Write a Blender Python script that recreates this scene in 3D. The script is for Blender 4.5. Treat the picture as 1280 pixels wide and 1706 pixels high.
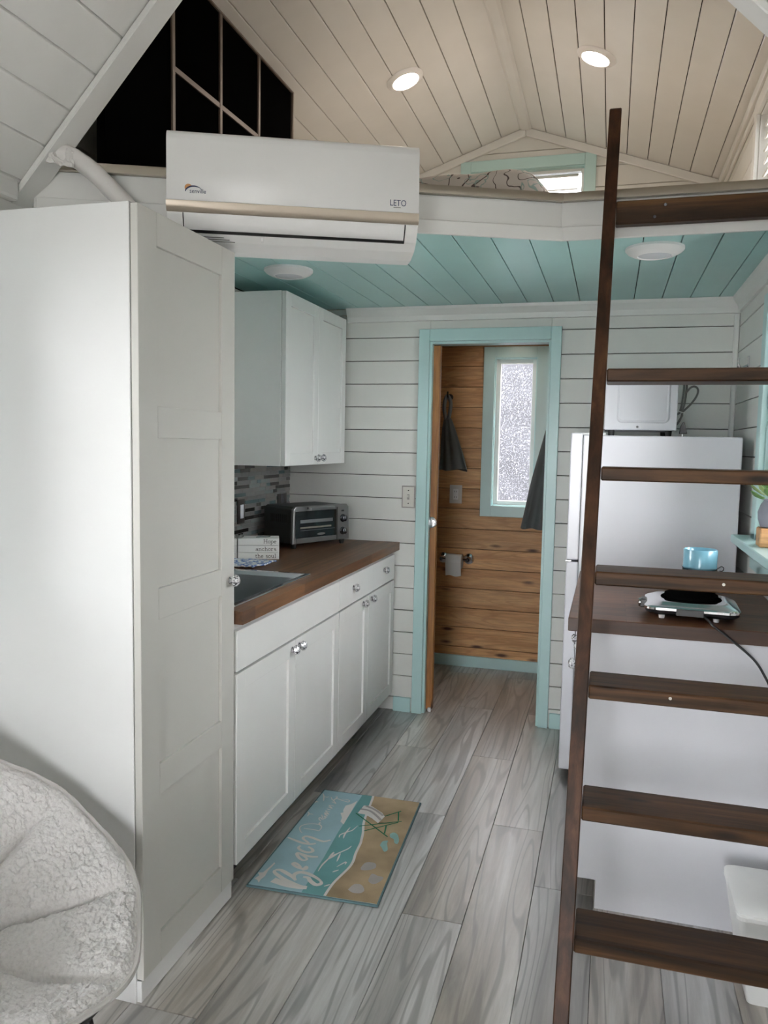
import bpy, bmesh, math, random
from mathutils import Vector, Matrix, noise

for o in list(bpy.data.objects):
    bpy.data.objects.remove(o, do_unlink=True)
scene = bpy.context.scene
COL = scene.collection
random.seed(7)

# ------------------------------------------------------------------ camera
YAW, PITCH, ROLL, FPX, CAM_H = 0.2784, 0.0861, 0.0186, 1308.5, 1.4294
F = Vector((-math.sin(YAW) * math.cos(PITCH), math.cos(YAW) * math.cos(PITCH), -math.sin(PITCH)))
r0 = Vector((math.cos(YAW), math.sin(YAW), 0)); u0 = r0.cross(F)
rr = math.cos(ROLL) * r0 + math.sin(ROLL) * u0
uu = -math.sin(ROLL) * r0 + math.cos(ROLL) * u0
cd = bpy.data.cameras.new('camera'); cam = bpy.data.objects.new('camera', cd); COL.objects.link(cam)
cam.matrix_world = Matrix(((rr.x, uu.x, -F.x, 0), (rr.y, uu.y, -F.y, 0), (rr.z, uu.z, -F.z, CAM_H), (0, 0, 0, 1)))
cd.sensor_fit = 'HORIZONTAL'; cd.sensor_width = 36.0; cd.lens = 36.0 * FPX / 1280.0
cd.clip_start = 0.02
scene.camera = cam

# ------------------------------------------------------------------ sky, exposure
SKY = 20.0
world = bpy.data.worlds.new('overcast_sky'); scene.world = world; world.use_nodes = True
bg = world.node_tree.nodes['Background']
bg.inputs['Color'].default_value = (1.0, 0.965, 0.985, 1); bg.inputs['Strength'].default_value = SKY
vs = scene.view_settings
vs.view_transform = 'Standard'; vs.look = 'None'; vs.exposure = 0.12; vs.gamma = 1.0; vs.use_curve_mapping = False
scene.cycles.max_bounces = 12; scene.cycles.diffuse_bounces = 7; scene.cycles.glossy_bounces = 4
scene.cycles.transmission_bounces = 8; scene.cycles.transparent_max_bounces = 12
scene.cycles.sample_clamp_indirect = 20.0; scene.cycles.caustics_reflective = False; scene.cycles.caustics_refractive = False
scene.cycles.use_denoising = True

# ------------------------------------------------------------------ materials
def lin(c):
    return tuple((x / 12.92 if x <= .04045 else ((x + .055) / 1.055) ** 2.4) for x in c)
def hexc(h):
    return lin(tuple(int(h[i:i + 2], 16) / 255 for i in (0, 2, 4)))
def new_mat(name):
    m = bpy.data.materials.new(name); m.use_nodes = True
    nt = m.node_tree; b = nt.nodes['Principled BSDF']
    return m, nt, b
def nd(nt, t, **k):
    n = nt.nodes.new(t)
    for a, v in k.items(): setattr(n, a, v)
    return n
def objcoord(nt, scale, rnd=True):
    tc = nd(nt, 'ShaderNodeTexCoord'); mp = nd(nt, 'ShaderNodeMapping')
    mp.inputs['Scale'].default_value = scale
    nt.links.new(tc.outputs['Object'], mp.inputs['Vector'])
    if rnd:
        oi = nd(nt, 'ShaderNodeObjectInfo'); mu = nd(nt, 'ShaderNodeVectorMath', operation='SCALE')
        cx = nd(nt, 'ShaderNodeCombineXYZ')
        for i, kf in enumerate((31.0, 17.0, 23.0)):
            mm = nd(nt, 'ShaderNodeMath', operation='MULTIPLY'); mm.inputs[1].default_value = kf
            nt.links.new(oi.outputs['Random'], mm.inputs[0]); nt.links.new(mm.outputs[0], cx.inputs[i])
        nt.links.new(cx.outputs[0], mp.inputs['Location'])
    return mp
def ramp(nt, stops):
    rp = nd(nt, 'ShaderNodeValToRGB'); e = rp.color_ramp.elements
    while len(e) < len(stops): e.new(0.5)
    for i, (p, c) in enumerate(stops):
        e[i].position = p; e[i].color = (*c, 1)
    return rp
def mixc(nt, fac, a, b, mode='MIX'):
    n = nd(nt, 'ShaderNodeMix', data_type='RGBA', blend_type=mode)
    def put(sock, v):
        if isinstance(v, (int, float)): sock.default_value = v
        elif isinstance(v, tuple): sock.default_value = (*v, 1)
        else: nt.links.new(v, sock)
    put(n.inputs[0], fac); put(n.inputs[6], a); put(n.inputs[7], b)
    return n.outputs[2]
def bump(nt, b, h, strength, dist=.002):
    bp_ = nd(nt, 'ShaderNodeBump'); bp_.inputs['Strength'].default_value = strength; bp_.inputs['Distance'].default_value = dist
    nt.links.new(h, bp_.inputs['Height']); nt.links.new(bp_.outputs[0], b.inputs['Normal'])
MATS = {}
def paint(name, c, rough=.4, metal=0.0, var=.04, bumpy=0.0, spec=.5, bscale=60.0, coat=0.0):
    m, nt, b = new_mat(name)
    mp = objcoord(nt, (1, 1, 1))
    n = nd(nt, 'ShaderNodeTexNoise'); n.inputs['Scale'].default_value = 6.0; n.inputs['Detail'].default_value = 3
    nt.links.new(mp.outputs[0], n.inputs['Vector'])
    rp = ramp(nt, [(.3, tuple(x * (1 - var) for x in c)), (.7, tuple(min(1, x * (1 + var)) for x in c))])
    nt.links.new(n.outputs[0], rp.inputs[0]); nt.links.new(rp.outputs[0], b.inputs['Base Color'])
    b.inputs['Roughness'].default_value = rough; b.inputs['Metallic'].default_value = metal
    b.inputs['Specular IOR Level'].default_value = spec
    if coat: b.inputs['Coat Weight'].default_value = coat; b.inputs['Coat Roughness'].default_value = .08
    if bumpy:
        n2 = nd(nt, 'ShaderNodeTexNoise'); n2.inputs['Scale'].default_value = bscale; n2.inputs['Detail'].default_value = 4
        nt.links.new(mp.outputs[0], n2.inputs['Vector']); bump(nt, b, n2.outputs[0], bumpy)
    MATS[name] = m
    return m
def wood(name, cols, scale, rough=.45, fine=6.0, tone=.12, knots=None, lines=0.0, bmp=.15, linecol=None, huev=0.0, spec=.5, finec=.72, coat=0.0, crough=.25):
    """cols: list of colours along the ramp; scale stretches the grain along one local axis"""
    m, nt, b = new_mat(name)
    mp = objcoord(nt, scale)
    n = nd(nt, 'ShaderNodeTexNoise'); n.inputs['Scale'].default_value = 1.0; n.inputs['Detail'].default_value = 6; n.inputs['Roughness'].default_value = .6; n.inputs['Distortion'].default_value = .5
    nt.links.new(mp.outputs[0], n.inputs['Vector'])
    k = len(cols); rp = ramp(nt, [(.28 + .44 * i / (k - 1), c) for i, c in enumerate(cols)])
    nt.links.new(n.outputs[0], rp.inputs[0])
    n2 = nd(nt, 'ShaderNodeTexNoise'); n2.inputs['Scale'].default_value = fine; n2.inputs['Detail'].default_value = 4; n2.inputs['Roughness'].default_value = .7
    nt.links.new(mp.outputs[0], n2.inputs['Vector'])
    r2 = ramp(nt, [(.3, (finec, finec, finec)), (.65, (1.08, 1.08, 1.08))]); nt.links.new(n2.outputs[0], r2.inputs[0])
    col = mixc(nt, 1.0, rp.outputs[0], r2.outputs[0], 'MULTIPLY')
    if lines:
        n3 = nd(nt, 'ShaderNodeTexNoise'); n3.inputs['Scale'].default_value = .55; n3.inputs['Detail'].default_value = 2
        nt.links.new(mp.outputs[0], n3.inputs['Vector'])
        ml = nd(nt, 'ShaderNodeMath', operation='MULTIPLY'); ml.inputs[1].default_value = 90.0
        nt.links.new(n3.outputs[0], ml.inputs[0])
        sn = nd(nt, 'ShaderNodeMath', operation='SINE'); nt.links.new(ml.outputs[0], sn.inputs[0])
        r3 = ramp(nt, [(.62, (0, 0, 0)), (.95, (1, 1, 1))]); nt.links.new(sn.outputs[0], r3.inputs[0])
        fm = nd(nt, 'ShaderNodeMath', operation='MULTIPLY'); fm.inputs[1].default_value = lines
        nt.links.new(r3.outputs[0], fm.inputs[0])
        col = mixc(nt, fm.outputs[0], col, linecol or tuple(x * .45 for x in cols[0]))
    if knots:
        kc, ks = knots
        tc = objcoord(nt, ks)
        vo = nd(nt, 'ShaderNodeTexVoronoi'); vo.inputs['Scale'].default_value = 1.0; vo.inputs['Randomness'].default_value = 1.0
        nt.links.new(tc.outputs[0], vo.inputs['Vector'])
        r4 = ramp(nt, [(.06, (1, 1, 1)), (.17, (0, 0, 0))]); nt.links.new(vo.outputs['Distance'], r4.inputs[0])
        col = mixc(nt, r4.outputs[0], col, kc)
    oi = nd(nt, 'ShaderNodeObjectInfo'); hs = nd(nt, 'ShaderNodeHueSaturation')
    mr = nd(nt, 'ShaderNodeMapRange'); mr.inputs['To Min'].default_value = 1 - tone; mr.inputs['To Max'].default_value = 1 + tone
    nt.links.new(oi.outputs['Random'], mr.inputs['Value']); nt.links.new(mr.outputs[0], hs.inputs['Value'])
    if huev:
        m2 = nd(nt, 'ShaderNodeMath', operation='MULTIPLY'); m2.inputs[1].default_value = 7.31
        fr = nd(nt, 'ShaderNodeMath', operation='FRACT'); mr2 = nd(nt, 'ShaderNodeMapRange')
        mr2.inputs['To Min'].default_value = 1 - huev; mr2.inputs['To Max'].default_value = 1 + huev
        nt.links.new(oi.outputs['Random'], m2.inputs[0]); nt.links.new(m2.outputs[0], fr.inputs[0]); nt.links.new(fr.outputs[0], mr2.inputs['Value'])
        nt.links.new(mr2.outputs[0], hs.inputs['Saturation'])
    nt.links.new(col, hs.inputs['Color']); nt.links.new(hs.outputs[0], b.inputs['Base Color'])
    b.inputs['Roughness'].default_value = rough; b.inputs['Specular IOR Level'].default_value = spec
    if coat: b.inputs['Coat Weight'].default_value = coat; b.inputs['Coat Roughness'].default_value = crough; b.inputs['Coat IOR'].default_value = 1.8
    if bmp: bump(nt, b, n2.outputs[0], bmp, .0015)
    MATS[name] = m
    return m

paint('white_wall', (.68, .68, .65), .42, var=.02)
paint('white_ceiling', (.77, .765, .745), .38, var=.02)
paint('backing_dark', (.045, .043, .04), .9, spec=.1)
paint('teal_backing', (.02, .04, .04), .9, spec=.1)
paint('teal_ceiling', (.39, .645, .625), .30, var=.02)
paint('mint_trim', (.47, .67, .665), .30, var=.02)
paint('white_trim', (.72, .72, .70), .35, var=.02)
paint('cabinet_white', (.74, .745, .73), .24, var=.015)
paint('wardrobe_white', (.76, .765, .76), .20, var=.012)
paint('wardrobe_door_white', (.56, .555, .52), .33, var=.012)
paint('fridge_white', (.63, .635, .675), .22, var=.012, bumpy=.03, bscale=300)
paint('plastic_white', (.80, .795, .79), .30, var=.01)
paint('ac_white', (.78, .775, .765), .30, var=.008)
paint('lens_white', (.70, .72, .76), .25, var=.01)
paint('black_gap', (.008, .008, .008), .6)
paint('black_matte', (.0025, .0025, .0025), .9, var=.1, spec=.02)
MATS['black_matte'].node_tree.nodes['Principled BSDF'].inputs['IOR'].default_value = 1.0
paint('black_plastic', (.012, .012, .013), .35)
paint('black_rubber', (.02, .02, .02), .6)
paint('champagne', (.52, .47, .39), .30, metal=.85, var=.02)
paint('champagne_band', (.50, .43, .35), .30, metal=.5, var=.02)
paint('copper_strip', (.15, .115, .09), .5, metal=.1)
paint('chrome', (.78, .78, .80), .10, metal=1.0, var=.02)
paint('dark_chrome', (.10, .10, .11), .22, metal=.9)
paint('steel', (.42, .44, .45), .32, metal=1.0, var=.05)
paint('oven_steel', (.30, .30, .295), .36, metal=.9, var=.04)
paint('oven_side', (.045, .05, .05), .45, metal=.3)
paint('oven_glass', (.012, .016, .018), .06, spec=.6)
paint('towel_grey', (.135, .148, .148), .95, bumpy=.8, bscale=420, var=.12)
paint('towel_light', (.20, .22, .22), .95, bumpy=.8, bscale=420)
paint('paper_white', (.80, .80, .78), .8, bumpy=.15)
paint('ink_navy', (.02, .035, .10), .5)
paint('ink_orange', (.62, .30, .12), .5)
paint('ink_grey', (.16, .16, .15), .6)
paint('ink_brown', (.10, .085, .075), .6)
paint('aqua_glass', (.22, .48, .60), .18, spec=.6)
paint('vase_grey', (.26, .27, .32), .75, bumpy=.8, bscale=120, var=.25)
paint('leaf_green', (.16, .30, .10), .5, var=.3)
paint('leaf_pale', (.36, .46, .20), .5, var=.25)
paint('cord_grey', (.085, .085, .08), .5)
paint('outlet_metal', (.30, .28, .265), .35, metal=.5)
paint('outlet_ivory', (.62, .60, .55), .4)
paint('dark_plate', (.05, .045, .04), .4, metal=.4)
paint('mat_edge', (.13, .22, .24), .9, bumpy=.8, bscale=500)
paint('mat_sky', (.40, .60, .66), .95, var=.10, bumpy=.9, bscale=600)
paint('mat_sea', (.18, .42, .43), .95, var=.12, bumpy=.9, bscale=600)
paint('mat_sand', (.48, .36, .22), .95, var=.28, bumpy=.9, bscale=600)
paint('mat_white', (.78, .75, .72), .95, var=.05, bumpy=.8, bscale=600)
paint('mat_grey', (.46, .43, .42), .95, var=.15, bumpy=.8, bscale=600)
paint('mat_green', (.03, .20, .10), .95)
paint('mat_flip', (.30, .50, .48), .95, var=.2)
paint('pipe_wrap', (.72, .70, .68), .28, var=.06, bumpy=.5, bscale=45)
paint('bin_white', (.70, .71, .70), .35, var=.02)
paint('blind_white', (.78, .78, .76), .4)
paint('ground_gravel', (.40, .39, .37), .95, var=.35)
paint('loft_deck', (.45, .38, .28), .6)
paint('tile_grey', (.15, .155, .148), .30, var=.12)
paint('tile_taupe', (.19, .18, .16), .35, var=.12)
paint('tile_dark', (.025, .024, .022), .10, var=.2)
paint('tile_teal', (.085, .13, .135), .10, var=.15)
paint('tile_pale', (.22, .25, .245), .2, var=.1)
paint('grout', (.27, .27, .255), .9)

FL = [hexc('625d58'), hexc('98938d'), hexc('b7b4b0'), hexc('d0cecc')]
wood('floor_wood', FL, (11, .8, 11), .36, 5.0, .18, lines=.55, bmp=.12, huev=.9, linecol=hexc('57534e'), spec=1.0, finec=.84, coat=1.0, crough=.42)
wood('pine_x', [hexc('b58350'), hexc('cb9b68'), hexc('d6ab79')], (1.3, 14, 14), .5, 5.0, .10, knots=(hexc('4a2612'), (3.2, 11, 11)), lines=.3, linecol=hexc('93602f'))
wood('pine_z', [hexc('8a5526'), hexc('a97038'), hexc('b88146')], (14, 14, 1.2), .45, 5.0, .08, knots=(hexc('3a1c0c'), (14, 14, 3.2)), lines=.3, linecol=hexc('7a4820'))
STAIN = [hexc('140c07'), hexc('2e1d0d'), hexc('4e3520'), hexc('70502e')]
wood('stain_x', STAIN, (1.4, 22, 22), .48, 4.0, .10, knots=(hexc('1c0f08'), (3.2, 12, 12)), bmp=.25, spec=.25)
wood('stain_z', [hexc('150c08'), hexc('2d1c10'), hexc('43291a'), hexc('553a23')], (22, 22, 1.1), .48, 4.0, .08, bmp=.25, spec=.25)
wood('stain_top', [hexc('3a2c22'), hexc('57452f'), hexc('6b583c')], (1.4, 22, 22), .34, 4.0, .10, knots=(hexc('2c2016'), (3.2, 12, 12)), bmp=.25)

def butcher(name, along_y, cols):
    m, nt, b = new_mat(name)
    tc = nd(nt, 'ShaderNodeTexCoord'); mp = nd(nt, 'ShaderNodeMapping')
    if along_y: mp.inputs['Rotation'].default_value = (0, 0, math.pi / 2)
    nt.links.new(tc.outputs['Object'], mp.inputs['Vector'])
    br = nd(nt, 'ShaderNodeTexBrick'); br.offset = .37; br.squash = 1.0
    br.inputs['Scale'].default_value = 1.0; br.inputs['Brick Width'].default_value = .42; br.inputs['Row Height'].default_value = .040
    br.inputs['Mortar Size'].default_value = .0006; br.inputs['Bias'].default_value = 0.0
    br.inputs['Color1'].default_value = (*cols[0], 1); br.inputs['Color2'].default_value = (*cols[1], 1); br.inputs['Mortar'].default_value = (*[x * .6 for x in cols[0]], 1)
    nt.links.new(mp.outputs[0], br.inputs['Vector'])
    n = nd(nt, 'ShaderNodeTexNoise'); n.inputs['Scale'].default_value = 1.0; n.inputs['Detail'].default_value = 6
    m2 = nd(nt, 'ShaderNodeMapping'); m2.inputs['Scale'].default_value = (60, 3, 60) if along_y else (3, 60, 60)
    nt.links.new(tc.outputs['Object'], m2.inputs['Vector']); nt.links.new(m2.outputs[0], n.inputs['Vector'])
    r2 = ramp(nt, [(.3, (.6, .6, .6)), (.65, (1.1, 1.1, 1.1))]); nt.links.new(n.outputs[0], r2.inputs[0])
    nt.links.new(mixc(nt, 1.0, br.outputs[0], r2.outputs[0], 'MULTIPLY'), b.inputs['Base Color'])
    b.inputs['Roughness'].default_value = .42
    bump(nt, b, n.outputs[0], .08, .001)
    MATS[name] = m
butcher('butcher_y', True, (hexc('5c3e28'), hexc('7b5639')))
butcher('butcher_x', False, (hexc('553623'), hexc('714a31')))

def glass_mat(name, frosted, tint):
    m = bpy.data.materials.new(name); m.use_nodes = True; nt = m.node_tree; nt.nodes.clear()
    out = nd(nt, 'ShaderNodeOutputMaterial'); mix = nd(nt, 'ShaderNodeMixShader')
    if frosted:
        # pebbled glass: mostly see-through, with scattering beads
        tl = nd(nt, 'ShaderNodeBsdfTranslucent'); tl.inputs['Color'].default_value = (.8, .82, .86, 1)
        tr = nd(nt, 'ShaderNodeBsdfTransparent'); tr.inputs['Color'].default_value = (*tint, 1)
        tc = objcoord(nt, (1, 1, 1), False)
        vo = nd(nt, 'ShaderNodeTexNoise'); vo.inputs['Scale'].default_value = 95.0; vo.inputs['Detail'].default_value = 3
        nt.links.new(tc.outputs[0], vo.inputs['Vector'])
        rp = ramp(nt, [(.42, (.001, .001, .001)), (.56, (.014, .014, .014)), (.70, (.16, .16, .16))])
        nt.links.new(vo.outputs[0], rp.inputs[0]); nt.links.new(rp.outputs[0], mix.inputs[0])
        nt.links.new(tr.outputs[0], mix.inputs[1]); nt.links.new(tl.outputs[0], mix.inputs[2])
    else:
        tr = nd(nt, 'ShaderNodeBsdfTransparent'); tr.inputs['Color'].default_value = (*tint, 1)
        gl = nd(nt, 'ShaderNodeBsdfGlossy'); gl.inputs['Roughness'].default_value = .02
        fr = nd(nt, 'ShaderNodeFresnel'); fr.inputs['IOR'].default_value = 1.45
        nt.links.new(fr.outputs[0], mix.inputs[0]); nt.links.new(tr.outputs[0], mix.inputs[1]); nt.links.new(gl.outputs[0], mix.inputs[2])
    nt.links.new(mix.outputs[0], out.inputs['Surface']); MATS[name] = m
glass_mat('clear_glass', False, (.95, .97, .97))
glass_mat('jar_glass', False, (.62, .64, .64))
glass_mat('frosted_glass', True, (.93, .94, .95))

def lamp_mat(name, c, s):
    m, nt, b = new_mat(name)
    b.inputs['Base Color'].default_value = (.9, .9, .9, 1); b.inputs['Emission Color'].default_value = (*c, 1); b.inputs['Emission Strength'].default_value = s
    MATS[name] = m
lamp_mat('downlight_lens', (1.0, .83, .69), 130.0)
lamp_mat('bath_lens', (1.0, .90, .78), 14.0)

def crystal():
    m, nt, b = new_mat('crystal')
    b.inputs['Roughness'].default_value = .10; b.inputs['Metallic'].default_value = .35
    tc = objcoord(nt, (1, 1, 1), False); vo = nd(nt, 'ShaderNodeTexVoronoi'); vo.inputs['Scale'].default_value = 170
    nt.links.new(tc.outputs[0], vo.inputs['Vector'])
    rp = ramp(nt, [(.42, (.88, .89, .91)), (.72, (.10, .10, .11))]); nt.links.new(vo.outputs['Distance'], rp.inputs[0]); nt.links.new(rp.outputs[0], b.inputs['Base Color'])
    MATS['crystal'] = m
crystal()

def sherpa():
    m, nt, b = new_mat('sherpa')
    mp = objcoord(nt, (1, 1, 1), False)
    n = nd(nt, 'ShaderNodeTexNoise'); n.inputs['Scale'].default_value = 110; n.inputs['Detail'].default_value = 5; n.inputs['Roughness'].default_value = .65
    v = nd(nt, 'ShaderNodeTexVoronoi'); v.inputs['Scale'].default_value = 130
    nt.links.new(mp.outputs[0], n.inputs['Vector']); nt.links.new(mp.outputs[0], v.inputs['Vector'])
    rp = ramp(nt, [(.25, (.68, .66, .65)), (.55, (.82, .80, .79))]); nt.links.new(n.outputs[0], rp.inputs[0]); nt.links.new(rp.outputs[0], b.inputs['Base Color'])
    b.inputs['Roughness'].default_value = 1.0; b.inputs['Sheen Weight'].default_value = .3; b.inputs['Specular IOR Level'].default_value = .1
    mx = nd(nt, 'ShaderNodeMath', operation='SUBTRACT'); nt.links.new(n.outputs[0], mx.inputs[0]); nt.links.new(v.outputs['Distance'], mx.inputs[1])
    bump(nt, b, mx.outputs[0], .55, .005)
    MATS['sherpa'] = m
sherpa()
paint('sherpa_piping', (.60, .58, .56), .9, bumpy=.3)

def quilt():
    m, nt, b = new_mat('comforter')
    mp = objcoord(nt, (1, 1, 1), False)
    def contour(sc, mul, lo):
        n = nd(nt, 'ShaderNodeTexNoise'); n.inputs['Scale'].default_value = sc; n.inputs['Detail'].default_value = 1.5; n.inputs['Distortion'].default_value = .8
        nt.links.new(mp.outputs[0], n.inputs['Vector'])
        a = nd(nt, 'ShaderNodeMath', operation='MULTIPLY'); a.inputs[1].default_value = mul; nt.links.new(n.outputs[0], a.inputs[0])
        s = nd(nt, 'ShaderNodeMath', operation='SINE'); nt.links.new(a.outputs[0], s.inputs[0])
        r_ = ramp(nt, [(lo, (0, 0, 0)), (lo + .06, (1, 1, 1))]); nt.links.new(s.outputs[0], r_.inputs[0])
        return r_.outputs[0]
    c = mixc(nt, contour(6.0, 52, .91), (.60, .55, .50), (.10, .075, .065))
    c = mixc(nt, contour(16.0, 14, .93), c, (.30, .40, .36))
    nt.links.new(c, b.inputs['Base Color']); b.inputs['Roughness'].default_value = .9
    MATS['comforter'] = m
quilt()
def teatowel():
    m, nt, b = new_mat('tea_towel')
    mp = objcoord(nt, (1, 1, 1), False)
    n = nd(nt, 'ShaderNodeTexVoronoi'); n.inputs['Scale'].default_value = 70
    nt.links.new(mp.outputs[0], n.inputs['Vector'])
    rp = ramp(nt, [(.25, (.05, .10, .34)), (.5, (.35, .45, .65)), (.62, (.75, .75, .74))]); nt.links.new(n.outputs['Distance'], rp.inputs[0])
    nt.links.new(rp.outputs[0], b.inputs['Base Color']); b.inputs['Roughness'].default_value = .95
    MATS['tea_towel'] = m
teatowel()

# ------------------------------------------------------------------ mesh helpers
OFF = {}          # object -> centre in its root's space
class MB:
    def __init__(s): s.v = []; s.f = []
    def box(s, x0, x1, y0, y1, z0, z1):
        i = len(s.v)
        s.v += [(x, y, z) for z in (z0, z1) for y in (y0, y1) for x in (x0, x1)]
        s.f += [tuple(i + k for k in q) for q in ((0, 2, 3, 1), (4, 5, 7, 6), (0, 1, 5, 4), (2, 6, 7, 3), (0, 4, 6, 2), (1, 3, 7, 5))]
        return s
    def prism(s, poly, axis, a, b):
        """poly: 2D outline, extruded along axis from a to b. x: (y,z); y: (x,z); z: (x,y)"""
        def P(p, t):
            return (t, p[0], p[1]) if axis == 'x' else (p[0], t, p[1]) if axis == 'y' else (p[0], p[1], t)
        i = len(s.v); n = len(poly)
        s.v += [P(p, a) for p in poly] + [P(p, b) for p in poly]
        s.f += [tuple(i + k for k in range(n - 1, -1, -1)), tuple(i + n + k for k in range(n))]
        s.f += [(i + k, i + (k + 1) % n, i + n + (k + 1) % n, i + n + k) for k in range(n)]
        return s
    def lathe(s, prof, c=(0, 0, 0), axis='z', n=24, cap=True):
        i = len(s.v); m = len(prof)
        for k in range(n):
            a = 2 * math.pi * k / n; ca, sa = math.cos(a), math.sin(a)
            for (r_, h) in prof:
                p = (r_ * ca, r_ * sa, h)
                if axis == 'x': p = (p[2], p[0], p[1])
                elif axis == 'y': p = (p[0], p[2], p[1])
                s.v.append((c[0] + p[0], c[1] + p[1], c[2] + p[2]))
        for k in range(n):
            k2 = (k + 1) % n
            for j in range(m - 1):
                s.f.append((i + k * m + j, i + k2 * m + j, i + k2 * m + j + 1, i + k * m + j + 1))
        if cap and prof[0][0] > 1e-6: s.f.append(tuple(i + k * m for k in range(n - 1, -1, -1)))
        if cap and prof[-1][0] > 1e-6: s.f.append(tuple(i + k * m + m - 1 for k in range(n)))
        return s
    def tube(s, pts, rad, n=10, caps=True):
        pts = [Vector(p) for p in pts]; i = len(s.v); up = None
        for k, p in enumerate(pts):
            d = (pts[min(k + 1, len(pts) - 1)] - pts[max(k - 1, 0)]).normalized()
            if up is None:
                up = Vector((0, 0, 1)) if abs(d.z) < .9 else Vector((1, 0, 0))
            a = d.cross(up).normalized(); b = a.cross(d).normalized(); up = b
            r_ = rad[k] if isinstance(rad, (list, tuple)) else rad
            for q in range(n):
                t = 2 * math.pi * q / n
                s.v.append(tuple(p + r_ * (math.cos(t) * a + math.sin(t) * b)))
        for k in range(len(pts) - 1):
            for q in range(n):
                q2 = (q + 1) % n
                s.f.append((i + k * n + q, i + k * n + q2, i + (k + 1) * n + q2, i + (k + 1) * n + q))
        if caps:
            s.f.append(tuple(i + q for q in range(n - 1, -1, -1))); s.f.append(tuple(i + (len(pts) - 1) * n + q for q in range(n)))
        return s
    def grid(s, fn, nu, nv, cu=False):
        i = len(s.v)
        for a in range(nu + (0 if cu else 1)):
            for b in range(nv + 1): s.v.append(tuple(fn(a / nu, b / nv)))
        N = nu if cu else nu + 1
        for a in range(nu):
            for b in range(nv):
                a2 = (a + 1) % N
                s.f.append((i + a * (nv + 1) + b, i + a2 * (nv + 1) + b, i + a2 * (nv + 1) + b + 1, i + a * (nv + 1) + b + 1))
        return s
    def poly(s, pts):
        i = len(s.v); s.v += [tuple(p) for p in pts]; s.f.append(tuple(range(i, i + len(pts)))); return s
    def ribbon(s, pts, w, place, wfn=None):
        """flat stroke: 2D polyline of width w, placed in space by place(u, v)"""
        n = len(pts)
        L = []; R_ = []
        for k in range(n):
            a = pts[max(0, k - 1)]; b = pts[min(n - 1, k + 1)]
            d = (b[0] - a[0], b[1] - a[1]); l = math.hypot(*d) or 1e-9
            h = w / 2 * (wfn(k / (n - 1)) if wfn else 1)
            L.append((pts[k][0] - d[1] / l * h, pts[k][1] + d[0] / l * h)); R_.append((pts[k][0] + d[1] / l * h, pts[k][1] - d[0] / l * h))
        i = len(s.v); s.v += [tuple(place(*p)) for p in L] + [tuple(place(*p)) for p in R_]
        s.f += [(i + k, i + n + k, i + n + k + 1, i + k + 1) for k in range(n - 1)]
        return s
    def xf(s, M_):
        s.v = [tuple(M_ @ Vector(p)) for p in s.v]; return s
    def build(s, name, mat, parent=None, bevel=0.0, seg=1, smooth=False, origin=None, subsurf=0, solid=0.0, sharp=None):
        if origin is None:
            xs, ys, zs = zip(*s.v)
            origin = Vector(((min(xs) + max(xs)) / 2, (min(ys) + max(ys)) / 2, (min(zs) + max(zs)) / 2))
        origin = Vector(origin)
        me = bpy.data.meshes.new(name)
        me.from_pydata([tuple(Vector(p) - origin) for p in s.v], [], s.f)
        bm = bmesh.new(); bm.from_mesh(me)
        bmesh.ops.recalc_face_normals(bm, faces=bm.faces)
        if bevel: bmesh.ops.bevel(bm, geom=list(bm.edges), offset=bevel, segments=seg, profile=.6, affect='EDGES', clamp_overlap=True)
        bm.to_mesh(me); bm.free()
        me.materials.append(MATS[mat])
        if smooth:
            me.polygons.foreach_set('use_smooth', [True] * len(me.polygons))
            try: me.set_sharp_from_angle(angle=math.radians(sharp if sharp else 40))
            except Exception: pass
        o = bpy.data.objects.new(name, me); COL.objects.link(o)
        place(o, parent, origin)
        if solid:
            md = o.modifiers.new('thickness', 'SOLIDIFY'); md.thickness = solid; md.offset = 0
        if subsurf:
            md = o.modifiers.new('smooth', 'SUBSURF'); md.levels = subsurf; md.render_levels = subsurf
        return o
def place(o, parent, origin):
    OFF[o] = Vector(origin)
    if parent is None: o.location = origin
    else:
        o.parent = parent
        o.location = Vector(origin) - (OFF[parent] if parent in OFF else Vector((0, 0, 0)))
BOXES = {}
def bx(name, x0, x1, y0, y1, z0, z1, mat, parent=None, bevel=.0015):
    """a bevelled box; alike boxes share one mesh"""
    key = (round(x1 - x0, 4), round(y1 - y0, 4), round(z1 - z0, 4), mat, bevel)
    org = Vector(((x0 + x1) / 2, (y0 + y1) / 2, (z0 + z1) / 2))
    if key in BOXES:
        o = bpy.data.objects.new(name, BOXES[key]); COL.objects.link(o); place(o, parent, org); return o
    o = MB().box(x0, x1, y0, y1, z0, z1).build(name, mat, parent, bevel=bevel)
    BOXES[key] = o.data
    return o
def tag(o, label=None, cat=None, group=None, kind=None):
    if label: o['label'] = label
    if cat: o['category'] = cat
    if group: o['group'] = group
    if kind: o['kind'] = kind
    return o
def thing(name, loc, label, cat, rz=0.0, group=None):
    """an Empty at the thing's base; parts are built in its local space"""
    e = bpy.data.objects.new(name, None); COL.objects.link(e); e.empty_display_size = .05
    e.location = loc; e.rotation_euler = (0, 0, rz)
    return tag(e, label, cat, group)
def struct(o): o['kind'] = 'structure'; return o
def copy_tree(o, parent=None):
    c = o.copy(); COL.objects.link(c); c.parent = parent
    if o in OFF: OFF[c] = OFF[o].copy()
    for ch in list(o.children): copy_tree(ch, c)
    return c
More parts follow.
